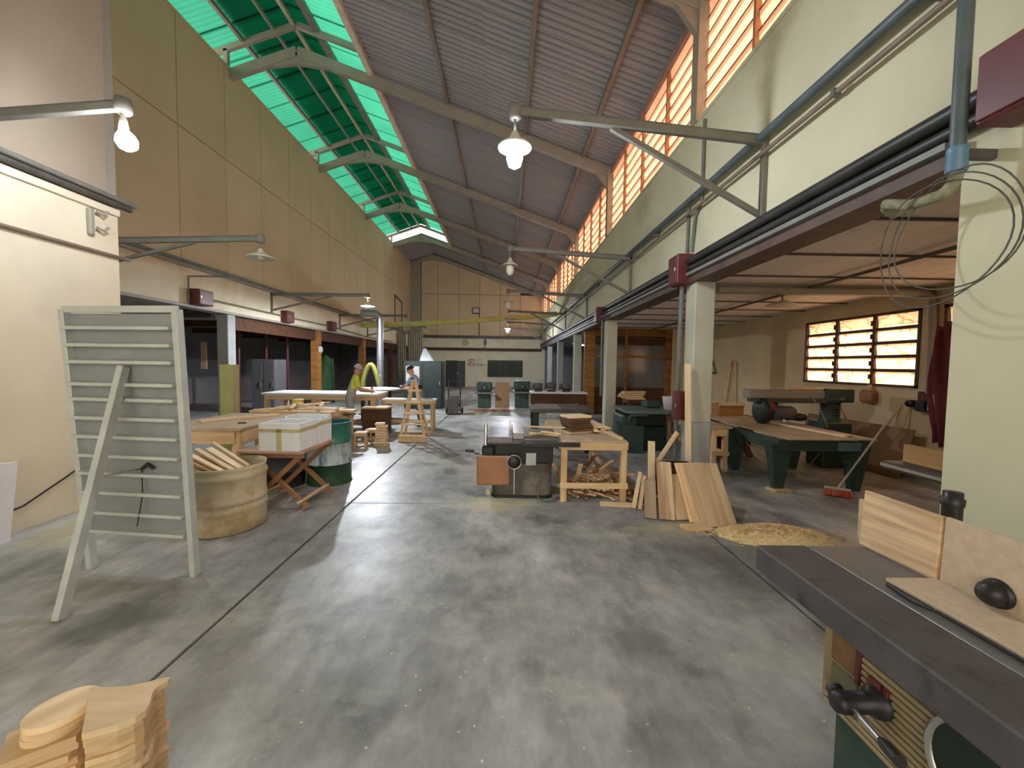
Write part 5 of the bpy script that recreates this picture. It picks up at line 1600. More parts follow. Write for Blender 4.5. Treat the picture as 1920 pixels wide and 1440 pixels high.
# work tables of the two people
bench('long white-topped assembly table where the person in the cap works', -5.9, -3.15, 9.85, 10.9, 0.93, WHITE, OAK, 'assembly_table', apron=0.12, leg=0.1, stretch=0.25, cat='table')
t = thing('round_table', 'round dusty white table top on dark legs under the lit dish lamp', 'table', (-3.75, 11.85, 0))
part('top', MB().lathe([(0.0, 0.9), (0.62, 0.9), (0.65, 0.91), (0.65, 0.94), (0.62, 0.95), (0.0, 0.95)], (-3.75, 11.85, 0), 40), WHITE, t)
for a in (0.8, 2.37, 3.9, 5.5):
    stick('leg', (-3.75 + 0.42 * math.cos(a), 11.85 + 0.42 * math.sin(a), 0), (-3.75 + 0.42 * math.cos(a), 11.85 + 0.42 * math.sin(a), 0.9), 0.08, 0.08, DARKWOOD, t)
bench('white-topped bench the person in the dark vest leans over', -3.05, -1.75, 10.0, 10.42, 0.8, WHITE, OAK, 'narrow_bench', apron=0.08, leg=0.07, stretch=0.25, cat='bench')
t = thing('dark_chest', 'dark wooden chest under the assembly table beside the block pile', 'chest', (-3.9, 9.3, 0))
part('body', MB().bx(-3.3, -2.75, 9.35, 9.8, 0, 0.62, 0.01), DARKWOOD, t)
part('lid', MB().bx(-3.32, -2.73, 9.33, 9.82, 0.62, 0.66, 0.008), OAK, t)
slab('glue_bottle', (-3.35, 10.2, 1.01), (0.07, 0.07, 0.16), mat('orange_plastic', (0.6, 0.25, 0.1), 0.5), None, 0, 0.025, 'orange glue bottle on the white assembly table', 'bottle')


# ------------------------------------------------------------------ people
def person(label, joints, edges, radii, regions, loc, rz, mats_, extras):
    """one continuous skinned body; regions(v, bone) picks the material slot"""
    me = bpy.data.meshes.new('person_skeleton')
    names = list(joints)
    me.from_pydata([joints[n_] for n_ in names], [(names.index(a), names.index(b_)) for a, b_ in edges], [])
    o = bpy.data.objects.new('person_skeleton', me)
    COL.objects.link(o)
    sk = o.modifiers.new('skin', 'SKIN')
    sk.use_smooth_shade = True
    lay = me.skin_vertices[0].data if me.skin_vertices else None
    if lay is None:
        bm = bmesh.new()
        bm.from_mesh(me)
        bm.verts.layers.skin.verify()
        bm.to_mesh(me)
        bm.free()
        lay = me.skin_vertices[0].data
    for i, n_ in enumerate(names):
        r_ = radii.get(n_, 0.05)
        lay[i].radius = r_ if isinstance(r_, tuple) else (r_, r_)
        lay[i].use_root = (n_ == 'pelvis')
    ss = o.modifiers.new('sub', 'SUBSURF')
    ss.levels = ss.render_levels = 2
    dg = bpy.context.evaluated_depsgraph_get()
    body = bpy.data.meshes.new_from_object(o.evaluated_get(dg))
    bpy.data.objects.remove(o, do_unlink=True)
    body.name = 'person'
    body.materials.clear()
    for m_ in mats_:
        body.materials.append(m_)
    pts = {n_: Vector(joints[n_]) for n_ in names}
    for p in body.polygons:
        c = p.center
        best, be = 1e9, None
        for (a, b_) in edges:
            pa, pb = pts[a], pts[b_]
            d = pb - pa
            tt = max(0, min(1, (c - pa).dot(d) / max(d.length_squared, 1e-9)))
            q = (c - (pa + d * tt)).length
            if q < best:
                best, be = q, (a, b_, tt)
        p.material_index = regions(c, be)
        p.use_smooth = True
    po = bpy.data.objects.new('person', body)
    link(po, None, TR(loc[0], loc[1], loc[2], rz))
    tag(po, label, 'person')
    extras(po)
    return po


def head_extras(po, hc, hair_m, skin_m, cap=None, yaw=0.0, pitch=0.0):
    """face features and hair as children; head centre hc, looking along +x turned by yaw"""
    base = WM[po.name] @ Matrix.Translation(hc) @ Matrix.Rotation(yaw, 4, 'Z') @ Matrix.Rotation(pitch, 4, 'Y')
    hm = MB()
    prof_cut = cap is None

    def hf(u, v):
        a = 2 * math.pi * u
        b_ = v * (1.9 if prof_cut else 1.45)
        r_ = (0.106, 0.084, 0.125)
        x_ = -r_[0] * math.cos(a) * math.sin(b_) - 0.012
        if prof_cut and x_ > 0.03 and b_ > 0.9:
            x_ = 0.03
        return (x_, r_[1] * math.sin(a) * math.sin(b_), r_[2] * math.cos(b_) + 0.006)
    hm.grid(hf, 20, 8)
    part('hair' if prof_cut else 'cap', hm, hair_m, po, base)
    part('nose', MB().lathe([(0.0, 0.03), (0.008, 0.025), (0.016, -0.015), (0.0, -0.022)], (0.1, 0, -0.015), 10), skin_m, po, base)
    for s_ in (-1, 1):
        part('ear', MB().lathe([(0.0, 0.014), (0.024, 0.008), (0.03, 0.0), (0.02, -0.008), (0.0, -0.01)], (-0.005, s_ * 0.082, -0.01), 12, Matrix.Rotation(R(90), 3, 'X')), skin_m, po, base)
        part('eye', MB().lathe([(0.0, 0.006), (0.01, 0.004), (0.013, 0.0)], (0.088, s_ * 0.032, 0.012), 10, Matrix.Rotation(R(90), 3, 'Y')), BLACK, po, base)
        part('eyebrow', MB().box((0.092, s_ * 0.032, 0.034), (0.012, 0.034, 0.008), None, 0.003), hair_m if prof_cut else BLACK, po, base)
    part('mouth', MB().box((0.09, 0, -0.055), (0.012, 0.042, 0.01), None, 0.003), mat('lips', (0.3, 0.1, 0.08), 0.5), po, base)
    if cap:
        part('cap_peak', MB().prism([(0.0, -0.08), (0.09, -0.07), (0.14, -0.03), (0.14, 0.03), (0.09, 0.07), (0.0, 0.08)], 0, 0.012, Matrix.Translation((0.03, 0, 0.045))), hair_m, po, base)


def hand_joints(J, E_, Rr, side, wrist, d, spread, palm_up):
    """palm and five bent fingers rooted at a wrist joint, pointing along d"""
    d = Vector(d).normalized()
    sp = Vector(spread).normalized()
    dn = Vector(palm_up).normalized()
    w_ = Vector(J[wrist])
    J[side + 'palm'] = w_ + d * 0.06
    Rr[side + 'palm'] = (0.034, 0.018)
    E_.append((wrist, side + 'palm'))
    for k, (off, L) in enumerate(((-0.03, 0.07), (-0.01, 0.08), (0.011, 0.076), (0.03, 0.06))):
        a, b_ = side + 'f%da' % k, side + 'f%db' % k
        J[a] = w_ + d * (0.085 + L * 0.45) + sp * off + dn * 0.004
        J[b_] = w_ + d * (0.08 + L * 0.9) + sp * off * 1.1 - dn * 0.018
        Rr[a], Rr[b_] = 0.0095, 0.0075
        E_.extend(((side + 'palm', a), (a, b_)))
    J[side + 'ta'] = w_ + d * 0.045 - sp * 0.045
    J[side + 'tb'] = w_ + d * 0.085 - sp * 0.055 - dn * 0.01
    Rr[side + 'ta'], Rr[side + 'tb'] = 0.011, 0.009
    E_.extend(((wrist, side + 'ta'), (side + 'ta', side + 'tb')))


SKIN = mat('skin_tone', (0.42, 0.23, 0.15), 0.5, var=0.06)
SKIN2 = mat('skin_tone_light', (0.55, 0.33, 0.24), 0.5, var=0.06)


def worker(label, loc, rz, lean_f, head_yaw, shirt, sleeve, vest, trousers, skin, hair, cap, arm_l, arm_r, scale=1.0):
    """local frame: facing +x, y to the left; lean_f pushes the upper body forward"""
    L = lean_f
    J = {'pelvis': (0, 0, 0.93), 'waist': (0.04 + L * 0.25, 0, 1.06), 'chest': (0.06 + L * 0.7, 0, 1.26 - L * 0.12), 'neck': (0.07 + L * 1.0, 0, 1.42 - L * 0.22), 'skull': (0.1 + L * 1.12, 0, 1.515 - L * 0.24), 'crown': (0.1 + L * 1.15, 0, 1.6 - L * 0.25)}
    E_ = [('pelvis', 'waist'), ('waist', 'chest'), ('chest', 'neck'), ('neck', 'skull'), ('skull', 'crown')]
    Rr = {'pelvis': (0.17, 0.125), 'waist': (0.155, 0.115), 'chest': (0.18, 0.12), 'neck': 0.058, 'skull': (0.082, 0.1), 'crown': (0.06, 0.075)}
    ch = Vector(J['chest'])
    for s_, nm, arm in ((1, 'l', arm_l), (-1, 'r', arm_r)):
        J[nm + 'sho'] = (ch.x + 0.01, s_ * 0.19, ch.z + 0.08)
        J[nm + 'elb'] = arm[0]
        J[nm + 'wri'] = arm[1]
        E_ += [('chest', nm + 'sho'), (nm + 'sho', nm + 'elb'), (nm + 'elb', nm + 'wri')]
        Rr[nm + 'sho'], Rr[nm + 'elb'], Rr[nm + 'wri'] = 0.068, 0.046, 0.032
        d = Vector(arm[1]) - Vector(arm[0])
        hand_joints(J, E_, Rr, nm, nm + 'wri', d, (0, s_, 0.1), (0, 0, 1))
        J[nm + 'hip'] = (0, s_ * 0.1, 0.86)
        J[nm + 'kne'] = (0.03, s_ * 0.11, 0.48)
        J[nm + 'ank'] = (-0.02, s_ * 0.115, 0.09)
        J[nm + 'toe'] = (0.15, s_ * 0.125, 0.04)
        E_ += [('pelvis', nm + 'hip'), (nm + 'hip', nm + 'kne'), (nm + 'kne', nm + 'ank'), (nm + 'ank', nm + 'toe')]
        Rr[nm + 'hip'], Rr[nm + 'kne'], Rr[nm + 'ank'], Rr[nm + 'toe'] = 0.1, 0.068, 0.045, 0.038

    def regions(c, be):
        a, b_, tt = be
        if b_ in ('skull', 'crown') or (b_ == 'neck' and tt > 0.55):
            return 0
        if b_[1:] in ('palm', 'ta', 'tb') or b_[1:2] == 'f':
            return 0
        if b_.endswith('wri'):
            return 0 if sleeve == 'short' or tt > 0.75 else 1
        if b_.endswith('elb'):
            return 1 if (sleeve == 'long' or tt < 0.75) else 0
        if b_.endswith('sho'):
            return 2 if (vest and tt < 0.6) else 1
        if b_.endswith('hip') or b_.endswith('kne'):
            return 3
        if b_.endswith('ank'):
            return 3 if tt < 0.9 else 4
        if b_.endswith('toe'):
            return 4
        if b_ == 'waist' and tt < 0.25:
            return 3
        return 2 if vest else 1
    mats_ = [skin, shirt, vest or shirt, trousers, BLACK]
    hc = (Vector(J['skull']) + Vector(J['crown'])) / 2 + Vector((0.0, 0, -0.01))
    ex = lambda po: head_extras(po, hc, hair, skin, cap, head_yaw, 0.35 if lean_f else 0.25)
    return person(label, J, E_, Rr, regions, loc, rz, mats_, ex)


YELLOW = mat('yellow_green_shirt', (0.52, 0.58, 0.06), 0.8)
BLUE = mat('light_blue_shirt', (0.25, 0.36, 0.56), 0.8)
VEST = mat('dark_vest', (0.025, 0.025, 0.03), 0.8)
JEANS = mat('worn_jeans', (0.16, 0.18, 0.24), 0.8, var=0.2)
GREYT = mat('grey_work_trousers', (0.3, 0.29, 0.29), 0.8)
APRON = mat('grey_apron', (0.36, 0.34, 0.33), 0.8)
worker('person in grey cap, yellow-green shirt and grey apron working at the white table', (-3.62, 9.45, 0), R(25), 0.08, 0.0, YELLOW, 'short', APRON, GREYT, SKIN, mat('grey_cap', (0.4, 0.38, 0.38), 0.8), True,
       ((0.2, 0.24, 1.08), (0.42, 0.14, 1.04)), ((0.2, -0.24, 1.06), (0.43, -0.12, 1.02)))
worker('person in dark vest over light blue shirt leaning on folded forearms', (-2.25, 10.78, 0), R(-150), 0.16, R(-10), BLUE, 'short', VEST, JEANS, SKIN2, mat('black_hair', (0.02, 0.017, 0.015), 0.6), False,
       ((0.3, 0.27, 1.06), (0.46, 0.03, 1.03)), ((0.32, -0.27, 1.06), (0.48, -0.05, 1.09)))

# ------------------------------------------------------------------ ducts, hoses, curtain
t = thing('extraction_duct', 'silver spiral extraction duct rising beside the work tables', 'duct', (-4.62, 15.0, 0.9))
GAL = mat('duct_silver', (0.26, 0.27, 0.28), 0.35, 0.6, var=0.15, scale=3)
part('riser', MB().tube([(-4.62, 15.0, 0.0), (-4.62, 15.0, 3.25)] + arc((-4.87, 15.0, 3.25), 0.25, 0, math.pi / 2, 6, (1, 0, 0), (0, 0, 1)) + [(-5.3, 15.0, 3.5)], 0.12, 18), GAL, t)
for zz in (1.2, 1.8, 2.4, 3.0):
    part('seam_ring', MB().lathe([(0.12, 0), (0.13, 0.015), (0.12, 0.03)], (-4.62, 15.0, zz), 18), GAL, t)
solo('flexible_hose', 'yellow-green flexible hose arching over the assembly table', 'hose', MB().tube([(-4.55, 13.0, 0.0)] + [(-4.55 + 0.0 * k + 0.42 * (k / 8), 13.0, 0.95 + 0.68 * math.sin(math.pi * min(1.0, k / 8) * 0.75 + 0.2)) for k in range(9)] + [(-4.05, 13.0, 0.95)], 0.075, 14), mat('yellow_hose', (0.2, 0.2, 0.04), 0.5), (-4.55, 13, 0.1))
solo('fabric_duct', 'long sagging yellow fabric duct slung across the hall', 'duct', MB().tube([(XL + 0.03, 20.0, 3.5), (-4.5, 20.0, 3.6), (-1.5, 20.0, 3.82), (1.0, 20.0, 4.02), (XR - 0.12, 20.0, 4.2)], 0.13, 14), mat('yellow_fabric', (0.62, 0.58, 0.2), 0.8), (XL + 0.15, 20.0, 3.4))


def curtain(label, x0, x1, y, z0, z1, m_, waves):
    mb = MB()
    mb.grid(lambda u, v: (x0 + (x1 - x0) * u, y + 0.07 * math.sin(u * waves * 6.28) * (0.6 + 0.4 * v), z1 - (z1 - z0) * v), waves * 8, 6)
    o = solo('curtain', label, 'curtain', mb, m_, (x0, y, z0))
    o.modifiers.new('thickness', 'SOLIDIFY').thickness = 0.01
    return o


CUR = mat('dusty_curtain', (0.34, 0.3, 0.22), 0.9, var=0.2, scale=3)
curtain('dusty beige plastic curtain hanging nearest the store bays', -6.9, -6.35, 25.9, 0.6, 3.6, CUR, 4)
curtain('wide dusty beige plastic curtain hanging before the gable corner', -6.25, -5.3, 26.0, 1.3, 3.75, CUR, 7)

# ------------------------------------------------------------------ gable wall fittings
d1 = setting('door_1')
part('dark_doorway_panel', MB().bx(-4.45, -3.6, YB + 0.0, YB + 0.045, 0, 1.92), BLACK, d1)  # solid black panel stands in for the darkness inside the doorway
part('leaf', MB().bx(-3.6, -3.0, YB - 0.02, YB + 0.04, 0, 1.9), mat('slate_door', (0.06, 0.07, 0.08), 0.6), d1)
part('handle', MB().bx(-3.58, -3.5, YB - 0.06, YB - 0.02, 0.95, 1.0), CHROME, d1)
w9 = setting('window_9')
part('window_frame', MB().bx(-1.35, 1.25, YB - 0.02, YB + 0.045, 0.75, 1.98), mat('green_black', (0.02, 0.025, 0.02), 0.5), w9)
for (a, b_) in ((-1.28, -0.08), (0.02, 1.18)):
    for k in range(7):
        stick('louvre_pane', (a, YB - 0.05, 0.85 + 0.155 * k), (b_, YB - 0.05, 0.85 + 0.155 * k), 0.01, 0.14, mat('dull_green_glass', (0.07, 0.085, 0.065), 0.2, var=0.3), w9, 0.002, up=(0, -0.4, 1))
t = thing('wall_clock', 'round pale wall clock between the two dark beams', 'clock', (-3.0, YB - 0.02, 3.1))
Rx = Matrix.Rotation(R(90), 3, 'X')
part('rim', MB().lathe([(0.2, 0.0), (0.235, 0.0), (0.24, 0.03), (0.22, 0.05), (0.2, 0.04)], (-3.0, YB + 0.03, 3.25), 28, Rx), mat('clock_rim', (0.3, 0.27, 0.2), 0.5), t)
part('dial', MB().lathe([(0.2, 0.03), (0.0, 0.03)], (-3.0, YB + 0.03, 3.25), 28, Rx), mat('clock_dial', (0.46, 0.42, 0.32), 0.6), t)
part('hour_hand', MB().bar((-3.0, YB - 0.01, 3.25), (-3.0, YB - 0.01, 3.36), 0.01, 0.03), BLACK, t)
part('minute_hand', MB().bar((-3.0, YB - 0.01, 3.25), (-3.13, YB - 0.01, 3.33), 0.01, 0.025), BLACK, t)
t = thing('floodlight', 'small dark floodlight fixed on the gable panels', 'floodlight', (-2.25, YB - 0.2, 5.35))
part('body', MB().bx(-2.5, -1.95, YB - 0.18, YB - 0.02, 5.35, 5.8, 0.03), STEELDARK, t)
part('glass', MB().bx(-2.44, -2.01, YB - 0.19, YB - 0.178, 5.41, 5.74), mat('flood_glass', (0.5, 0.5, 0.46), 0.2), t)
part('cable', MB().tube([(-2.0, YB - 0.03, 5.4), (-2.0, YB - 0.03, 3.8)], 0.03, 6), STEELDARK, t)
t = thing('wall_fire_bell', 'small dark box with bell between the gable beams', 'bell', (-1.55, YB - 0.1, 2.9))
part('box', MB().bx(-1.62, -1.46, YB - 0.1, YB + 0.03, 3.1, 3.5, 0.02), STEELDARK, t)
part('bell', MB().lathe([(0.0, 0.06), (0.1, 0.04), (0.12, 0.0)], (-1.58, YB - 0.02, 3.0), 16, Rx), ENAMEL, t)
# painted sign: a big red initial, smaller faded letters
t = thing('painted_sign', 'faded red and purple lettering painted on the gable wall', 'sign', (-2.1, YB + 0.02, 1.5))


def letter(ch, x, z, size, m_):
    cu = bpy.data.curves.new('letter', 'FONT')
    cu.body = ch
    cu.size = size
    cu.extrude = 0.004
    ob = bpy.data.objects.new('letter_tmp', cu)
    COL.objects.link(ob)
    me = bpy.data.meshes.new_from_object(ob.evaluated_get(bpy.context.evaluated_depsgraph_get()))
    bpy.data.objects.remove(ob, do_unlink=True)
    me.materials.append(m_)
    piece('letter', me, t, Matrix.Translation((x, YB + 0.03, z)) @ Matrix.Rotation(R(90), 4, 'X'))


SR = mat('sign_red', (0.28, 0.06, 0.05), 0.7)
for ch_, x_, sz, m_ in (('d', -2.85, 0.62, SR), ('n', -2.5, 0.5, mat('sign_pink', (0.32, 0.12, 0.12), 0.7)), ('o', -2.17, 0.4, mat('sign_grey', (0.22, 0.18, 0.14), 0.7)), ('w', -1.95, 0.42, mat('sign_purple', (0.18, 0.1, 0.2), 0.7)), ('s', -1.58, 0.38, mat('sign_olive', (0.28, 0.22, 0.1), 0.7))):
    letter(ch_, x_, 1.52, sz, m_)
part('swash', MB().tube([(-2.8, YB + 0.03, 1.92), (-2.6, YB + 0.03, 2.02), (-2.35, YB + 0.03, 1.98)], 0.03, 6), SR, t)

# ------------------------------------------------------------------ machines at the far end
def cabinet(label, x0, x1, y0, y1, h, m_, name='machine_cabinet', doors=2, cat='cabinet'):
    t = thing(name, label, cat, ((x0 + x1) / 2, (y0 + y1) / 2, 0))
    part('body', MB().bx(x0, x1, y0, y1, 0, h, 0.015), m_, t)
    w_ = (x1 - x0) / doors
    for k in range(doors):
        d = part('door', MB().bx(x0 + w_ * k + 0.02, x0 + w_ * (k + 1) - 0.02, y0 - 0.02, y0, 0.08, h - 0.08, 0.006), m_, t)
        part('handle', MB().bx(x0 + w_ * (k + 1) - 0.1, x0 + w_ * (k + 1) - 0.07, y0 - 0.05, y0 - 0.02, h * 0.5, h * 0.5 + 0.15, 0.005), CHROME, d)
    return t


cabinet('tall dark green steel cabinet behind the person in the dark vest', -3.75, -2.35, 15.0, 15.7, 1.78, DGREEN)
solo('metal_hood', 'pointed galvanised hood rising above the tall dark cabinet', 'hood', MB().add([(-3.2, 15.1, 1.78), (-2.75, 15.1, 1.78), (-2.75, 15.55, 1.78), (-3.2, 15.55, 1.78), (-3.1, 15.3, 2.25), (-3.0, 15.3, 2.25), (-3.0, 15.4, 2.25), (-3.1, 15.4, 2.25)], [(3, 2, 1, 0), (4, 5, 6, 7), (0, 1, 5, 4), (1, 2, 6, 5), (2, 3, 7, 6), (3, 0, 4, 7)]), GAL, (-3, 15.3, 1.78))
slab('grey_notice_board', (-3.42, 14.963, 1.3), (0.5, 0.03, 0.55), mat('grey_card', (0.4, 0.38, 0.36), 0.7), None, 0, 0.004, 'pale grey board hung on the tall dark cabinet', 'board')


def trolley():
    t = thing('hand_trolley', 'black tubular hand trolley standing on the open floor', 'trolley', (-1.72, 13.6, 0))
    for x_ in (-1.92, -1.52):
        part('upright', MB().tube([(x_, 13.55, 0.08), (x_, 13.7, 1.1)], 0.022, 8), BLACK, t)
        part('wheel', MB().lathe([(0.0, 0.03), (0.09, 0.03), (0.11, 0.015), (0.11, -0.015), (0.09, -0.03), (0.0, -0.03)], (x_ + (0.06 if x_ > -1.7 else -0.06), 13.68, 0.11), 18, Matrix.Rotation(R(90), 3, 'Y')), BLACK, t)
    for zz in (0.3, 0.6, 0.9, 1.1):
        y_ = 13.55 + 0.15 * (zz - 0.08) / 1.02
        part('crossbar', MB().tube([(-1.92, y_, zz), (-1.52, y_, zz)], 0.016, 8), BLACK, t)
    part('toe_plate', MB().bx(-1.95, -1.49, 13.3, 13.58, 0.03, 0.045), BLACK, t)
    part('load_box', MB().bx(-1.88, -1.56, 13.32, 13.54, 0.045, 0.6, 0.01), STEELDARK, t)


trolley()


def planer(label, x0, x1, y0, y1, h):
    t = thing('thickness_planer', label, 'machine', ((x0 + x1) / 2, (y0 + y1) / 2, 0))
    part('base', MB().bx(x0 + 0.08, x1 - 0.08, y0 + 0.05, y1 - 0.05, 0, h * 0.55, 0.02), GREENMACH, t)
    part('table', MB().bx(x0, x1, y0 - 0.2, y1 + 0.1, h * 0.55, h * 0.62, 0.006), CASTIRON, t)
    part('head', MB().bx(x0 + 0.03, x1 - 0.03, y0, y1, h * 0.66, h, 0.04), GREENMACH, t)
    k = part('handwheel', MB().lathe([(0.1, 0.0), (0.12, 0.01), (0.12, 0.03), (0.1, 0.035), (0.1, 0.0)], ((x0 + x1) / 2, y0 - 0.02, h * 0.8), 20, Rx), BLACK, t)
    part('hub', MB().lathe([(0.0, 0.04), (0.03, 0.04), (0.03, 0.0)], ((x0 + x1) / 2, y0 - 0.02, h * 0.8), 12, Rx), CHROME, k)
    for sx in (x0 + 0.06, x1 - 0.06):
        part('post', MB().tube([(sx, (y0 + y1) / 2, h * 0.6), (sx, (y0 + y1) / 2, h * 0.7)], 0.03, 10), CHROME, t)


planer('green thickness planer nearest the reddish scrap on the floor', -1.15, -0.5, 15.6, 16.3, 1.0)
planer('green thickness planer between the brown board and the low stool', 0.3, 1.0, 15.7, 16.5, 1.05)
M = frame((0, 0.12, 1), (0, 1, 0), (-0.12, 15.75, 0.5))
solo('brown_board', 'brown plywood board propped upright between the two green planers', 'board', MB().box((0, 0, 0), (1.0, 0.55, 0.02), None, 0.003), mat('hardboard', (0.26, 0.15, 0.07)), M=M)
random.seed(14)
for k in range(11):
    a = random.uniform(-0.5, 0.5)
    c = Vector((-1.05 + 0.12 * k, 14.55 + random.uniform(-0.25, 0.25), 0.018 + 0.012 * (k % 4)))
    d = Vector((math.cos(a), math.sin(a), 0))
    stick('red_scrap', c - d * 0.3, c + d * 0.3, 0.06, 0.025, REDWOOD, None, 0.002, label='reddish scrap strip lying on the floor before the green planers', cat='scrap wood', group='reddish scrap on the floor')
stool('low dark wooden stool at the end of the long white bench', 1.15, 13.0, 0.2, 0.42, 0.3, m_=OAK)
bench('long white-topped bench running in front of the far columns', 0.75, 2.45, 12.0, 12.8, 0.88, WHITE, DARKWOOD, 'long_bench', apron=0.3, leg=0.1)
for k, (x_, hh, lb) in enumerate(((1.0, 0.3, 'black grinder motor on the long white bench, nearest the stool'), (1.4, 0.36, 'black grinder motor in the middle of the long white bench'), (1.85, 0.28, 'small black motor on the long white bench nearest the column'))):
    t = thing('bench_grinder', lb, 'grinder', (x_, 12.4, 0.88))
    part('base', MB().bx(x_ - 0.12, x_ + 0.12, 12.3, 12.5, 0.88, 0.94, 0.01), BLACK, t)
    part('motor', MB().lathe([(0.0, -0.14), (0.08, -0.14), (0.1, -0.1), (0.1, 0.1), (0.08, 0.14), (0.0, 0.14)], (x_, 12.4, 0.94 + hh * 0.35), 18, Matrix.Rotation(R(90), 3, 'Y')), mat('grey_motor', (0.1, 0.09, 0.1)), t)
    part('wheel', MB().lathe([(0.0, -0.02), (0.11, -0.02), (0.11, 0.02), (0.0, 0.02)], (x_ - 0.18, 12.4, 0.94 + hh * 0.35), 20, Matrix.Rotation(R(90), 3, 'Y')), STEELDARK, t)

# dark machine table behind the outfeed table
t = thing('shaper_table', 'dark steel-topped machine bench behind the outfeed table', 'machine', (1.1, 8.1, 0))
part('top', MB().bx(0.5, 1.7, 7.7, 8.7, 0.78, 0.85, 0.008), STEELDARK, t)
part('top_plate', MB().bx(0.6, 1.1, 7.8, 8.6, 0.85, 0.856), mat('worn_plate', (0.2, 0.22, 0.23), 0.3, 0.5), t)
for x_ in (0.6, 1.6):
    for y_ in (7.8, 8.6):
        part('leg', MB().bx(x_ - 0.05, x_ + 0.05, y_ - 0.05, y_ + 0.05, 0, 0.78, 0.006), DGREEN, t)
part('shelf', MB().bx(0.6, 1.6, 7.8, 8.6, 0.3, 0.33), DGREEN, t)
for k in range(4):
    stick('pale_offcut', (0.75 + 0.1 * k, 7.85, 0.35 + 0.02 * k), (1.15 + 0.1 * k, 7.95 + 0.1 * k, 0.35 + 0.02 * k), 0.05, 0.018, PINE2, None, 0.002, label='pale curved offcut on the shelf of the dark machine bench', cat='offcut', group='offcuts on the machine bench shelf')
# green band of machines between the columns
t = thing('bandsaw', 'dark green cast bandsaw with broad tilting table near the far column', 'machine', (2.6, 8.3, 0))
part('body', MB().bx(2.3, 2.62, 7.9, 8.6, 0, 0.72, 0.03), GREENMACH, t)
part('table', MB().prism([(2.35, 7.75), (3.35, 7.7), (3.5, 7.95), (3.5, 8.7), (2.35, 8.75)], 0.78, 0.84), mat('green_grey_table', (0.13, 0.17, 0.15), 0.4, 0.3, var=0.2), t)
part('trunnion', MB().bx(2.6, 3.2, 8.0, 8.5, 0.5, 0.78, 0.03), DGREEN, t)
part('bracket', MB().tube([(2.4, 7.75, 0.62), (2.4, 7.7, 0.74), (2.55, 7.7, 0.76), (2.75, 7.75, 0.74)], 0.03, 10), GREENMACH, t)
part('pedestal', MB().bx(2.75, 3.25, 8.05, 8.5, 0, 0.5, 0.02), DGREEN, t)
part('upper_block', MB().bx(2.9, 3.2, 8.25, 8.6, 0.84, 0.98, 0.03), GREENMACH, t)
part('front_board', MB().bx(2.25, 2.68, 7.72, 7.74, 0.02, 0.55, 0.003), GREENMACH, t)
random.seed(9)
z = 0.0
for k in range(13):
    slab('stacked_plank', (3.55 + random.uniform(-0.06, 0.06), 9.25 + random.uniform(-0.05, 0.05), z + 0.026), (random.uniform(0.5, 0.75), 0.4, 0.05), wood('dim_plank', (0.36, 0.27, 0.14), (0.24, 0.16, 0.08)), None, random.uniform(-0.15, 0.15), 0.004, '%s short plank up from the floor in the stack beside the bandsaw' % ORD[k], 'plank', 'plank stack beside the bandsaw')
    z += 0.054
for k in range(3):
    slab('bench_plank', (3.1 + 0.04 * k, 10.0, 0.95 + 0.05 * k), (0.6, 0.14, 0.045), OAK, None, R(10 * k - 8), 0.003, '%s plank of the crooked stack on the low bench behind the bandsaw' % ORD[k], 'plank', 'planks behind the bandsaw')
bench('low rough bench carrying planks behind the bandsaw', 2.95, 3.4, 9.75, 10.3, 0.925, OAK, DARKWOOD, 'low_bench', apron=0.1, leg=0.08)
t = thing('white_bucket', 'white plastic bucket beside the switch box column', 'bucket', (3.3, 8.1, 0.84))
part('pail', MB().lathe([(0.0, 0.0), (0.1, 0.0), (0.13, 0.24), (0.135, 0.25), (0.12, 0.24), (0.09, 0.02)], (3.3, 8.1, 0.84), 20), WHITE, t)
t = thing('tube_light', 'lit fluorescent tube in the dim room beyond the timber partition', 'lamp', (4.2, 17.0, 2.6))
part('housing', MB().bx(2.95, 4.3, 18.0, 18.12, 2.62, 2.68, 0.005), WHITE, t)
part('tube', MB().tube([(3.0, 18.06, 2.59), (4.25, 18.06, 2.59)], 0.018, 10), emitter('lit_tube', (1, 0.95, 0.85), 12), t)
part('suspension', MB().tube([(3.6, 18.06, 2.68), (3.6, 18.06, RC - 0.015)], 0.01, 6), CONDUIT, t)

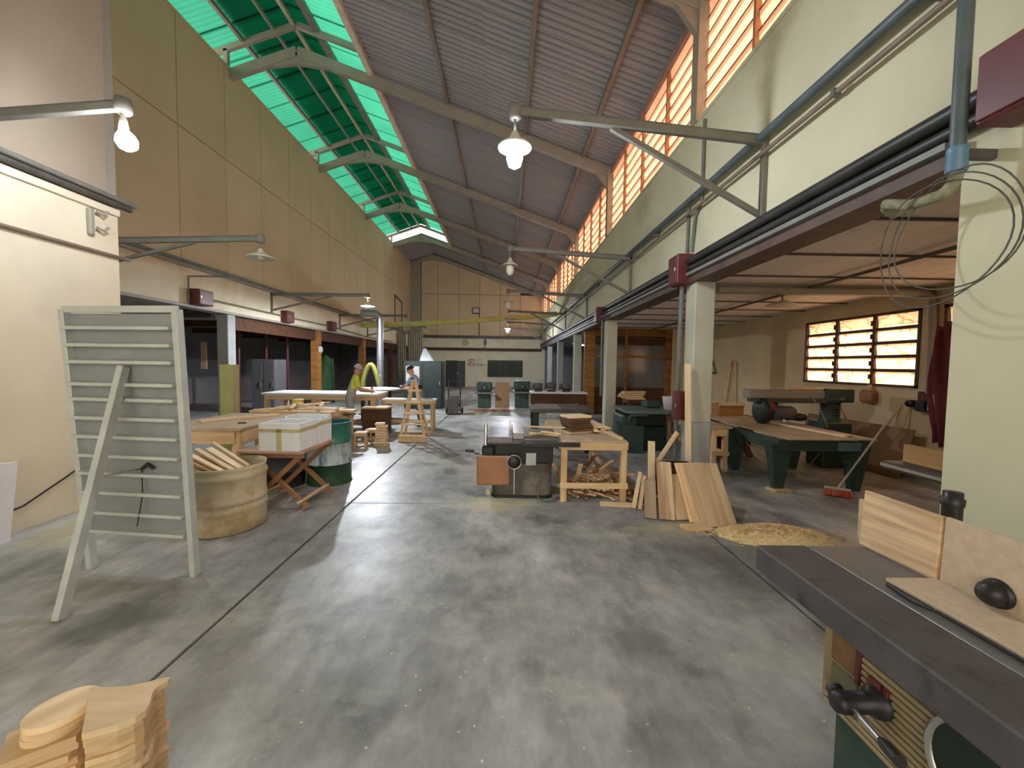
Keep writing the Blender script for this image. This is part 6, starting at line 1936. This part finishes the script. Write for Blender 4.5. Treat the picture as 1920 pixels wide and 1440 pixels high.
# ------------------------------------------------------------------ things in the dim store bays
cabinet('grey machine cabinet with black panel in the dim store bay', -8.2, -7.45, 13.2, 13.9, 1.75, mat('dull_grey_cab', (0.1, 0.1, 0.105), 0.5), 'grey_cabinet')
cabinet('black low cabinet in the dim store bay beside the olive post', -9.4, -7.8, 8.8, 9.4, 1.1, BLACK, 'black_cabinet')
slab('dark_monitor', (-8.9, 9.0, 1.42), (0.9, 0.1, 0.55), BLACK, None, 0.1, 0.02, 'black rectangular box standing on the black low cabinet', 'box')
for k, (x_, y_, h0, h1, lb) in enumerate(((-9.6, 8.6, 1.75, 2.35, 'pale wooden board hanging in the store bay nearest the easel panel'), (-8.9, 8.6, 1.8, 2.25, 'narrow orange board hanging in the store bay beside another board'), (-10.4, 12.6, 1.4, 2.3, 'upright wooden board in the store bay behind the grey cabinet'), (-10.0, 13.6, 1.4, 2.3, 'second upright wooden board standing behind the grey cabinet'))):
    hb = stick('hanging_board', (x_, y_, h0), (x_, y_, h1), 0.2 if k != 1 else 0.1, 0.03, OAK if k != 1 else PINE, None, up=(0, 1, 0), label=lb, cat='board')
    part('wire', MB().tube([(x_, y_, h1), (x_, y_, 2.95)], 0.004, 5), BLACK, hb)
for k, (x_, y_, lb) in enumerate(((-8.6, 13.2, 'dark red steel pole in the store bay, nearest the grey cabinet'), (-8.3, 14.2, 'dark red steel pole in the store bay, middle of three'), (-8.0, 15.0, 'dark red steel pole in the store bay, next to the orange column'))):
    solo('red_pole', lb, 'pole', MB().tube([(x_, y_, 0), (x_, y_, 2.75)], 0.045, 10), REDBOX, (x_, y_, 0))
t = thing('fire_extinguisher', 'small red fire extinguisher in the dim bay beside the easel panel', 'extinguisher', (-6.9, 7.6, 0.95))
part('cylinder', MB().lathe([(0.0, 0), (0.08, 0), (0.09, 0.03), (0.09, 0.36), (0.06, 0.42), (0.02, 0.44)], (-7.4, 8.3, 1.1), 18), mat('bright_red', (0.4, 0.03, 0.025)), t)
part('valve', MB().bx(-7.43, -7.37, 8.26, 8.34, 1.53, 1.6, 0.01), BLACK, t)
cabinet('dusty brown workbench cupboard under the fire extinguisher', -8.6, -7.35, 8.0, 8.6, 1.1, OAK, 'cupboard')
tarp = MB()
tarp.grid(lambda u, v: (-7.9 + 0.9 * u, 16.6 + 0.25 * math.sin(u * 9) * v, 1.9 - 1.8 * v ** 0.8 + 0.08 * math.sin(u * 12)), 16, 10)
o = solo('green_tarp', 'dark green tarpaulin draped in the bay between the orange columns', 'tarpaulin', tarp, mat('green_tarp', (0.02, 0.07, 0.02), 0.7), (-7.4, 16.6, 0.1))
o.modifiers.new('thickness', 'SOLIDIFY').thickness = 0.012
t = thing('alarm_bell', 'round grey alarm bell on the side of an orange timber column', 'bell', (XL + 0.05, 15.3, 2.1))
part('gong', MB().lathe([(0.0, 0.08), (0.1, 0.07), (0.14, 0.02), (0.14, 0.0)], (XL - 0.02, 15.45, 2.15), 20, Matrix.Rotation(R(90), 3, 'Y')), ENAMEL, t)
part('bracket', MB().bx(XL - 0.06, XL - 0.0, 15.42, 15.48, 2.05, 2.35), STEELDARK, t)
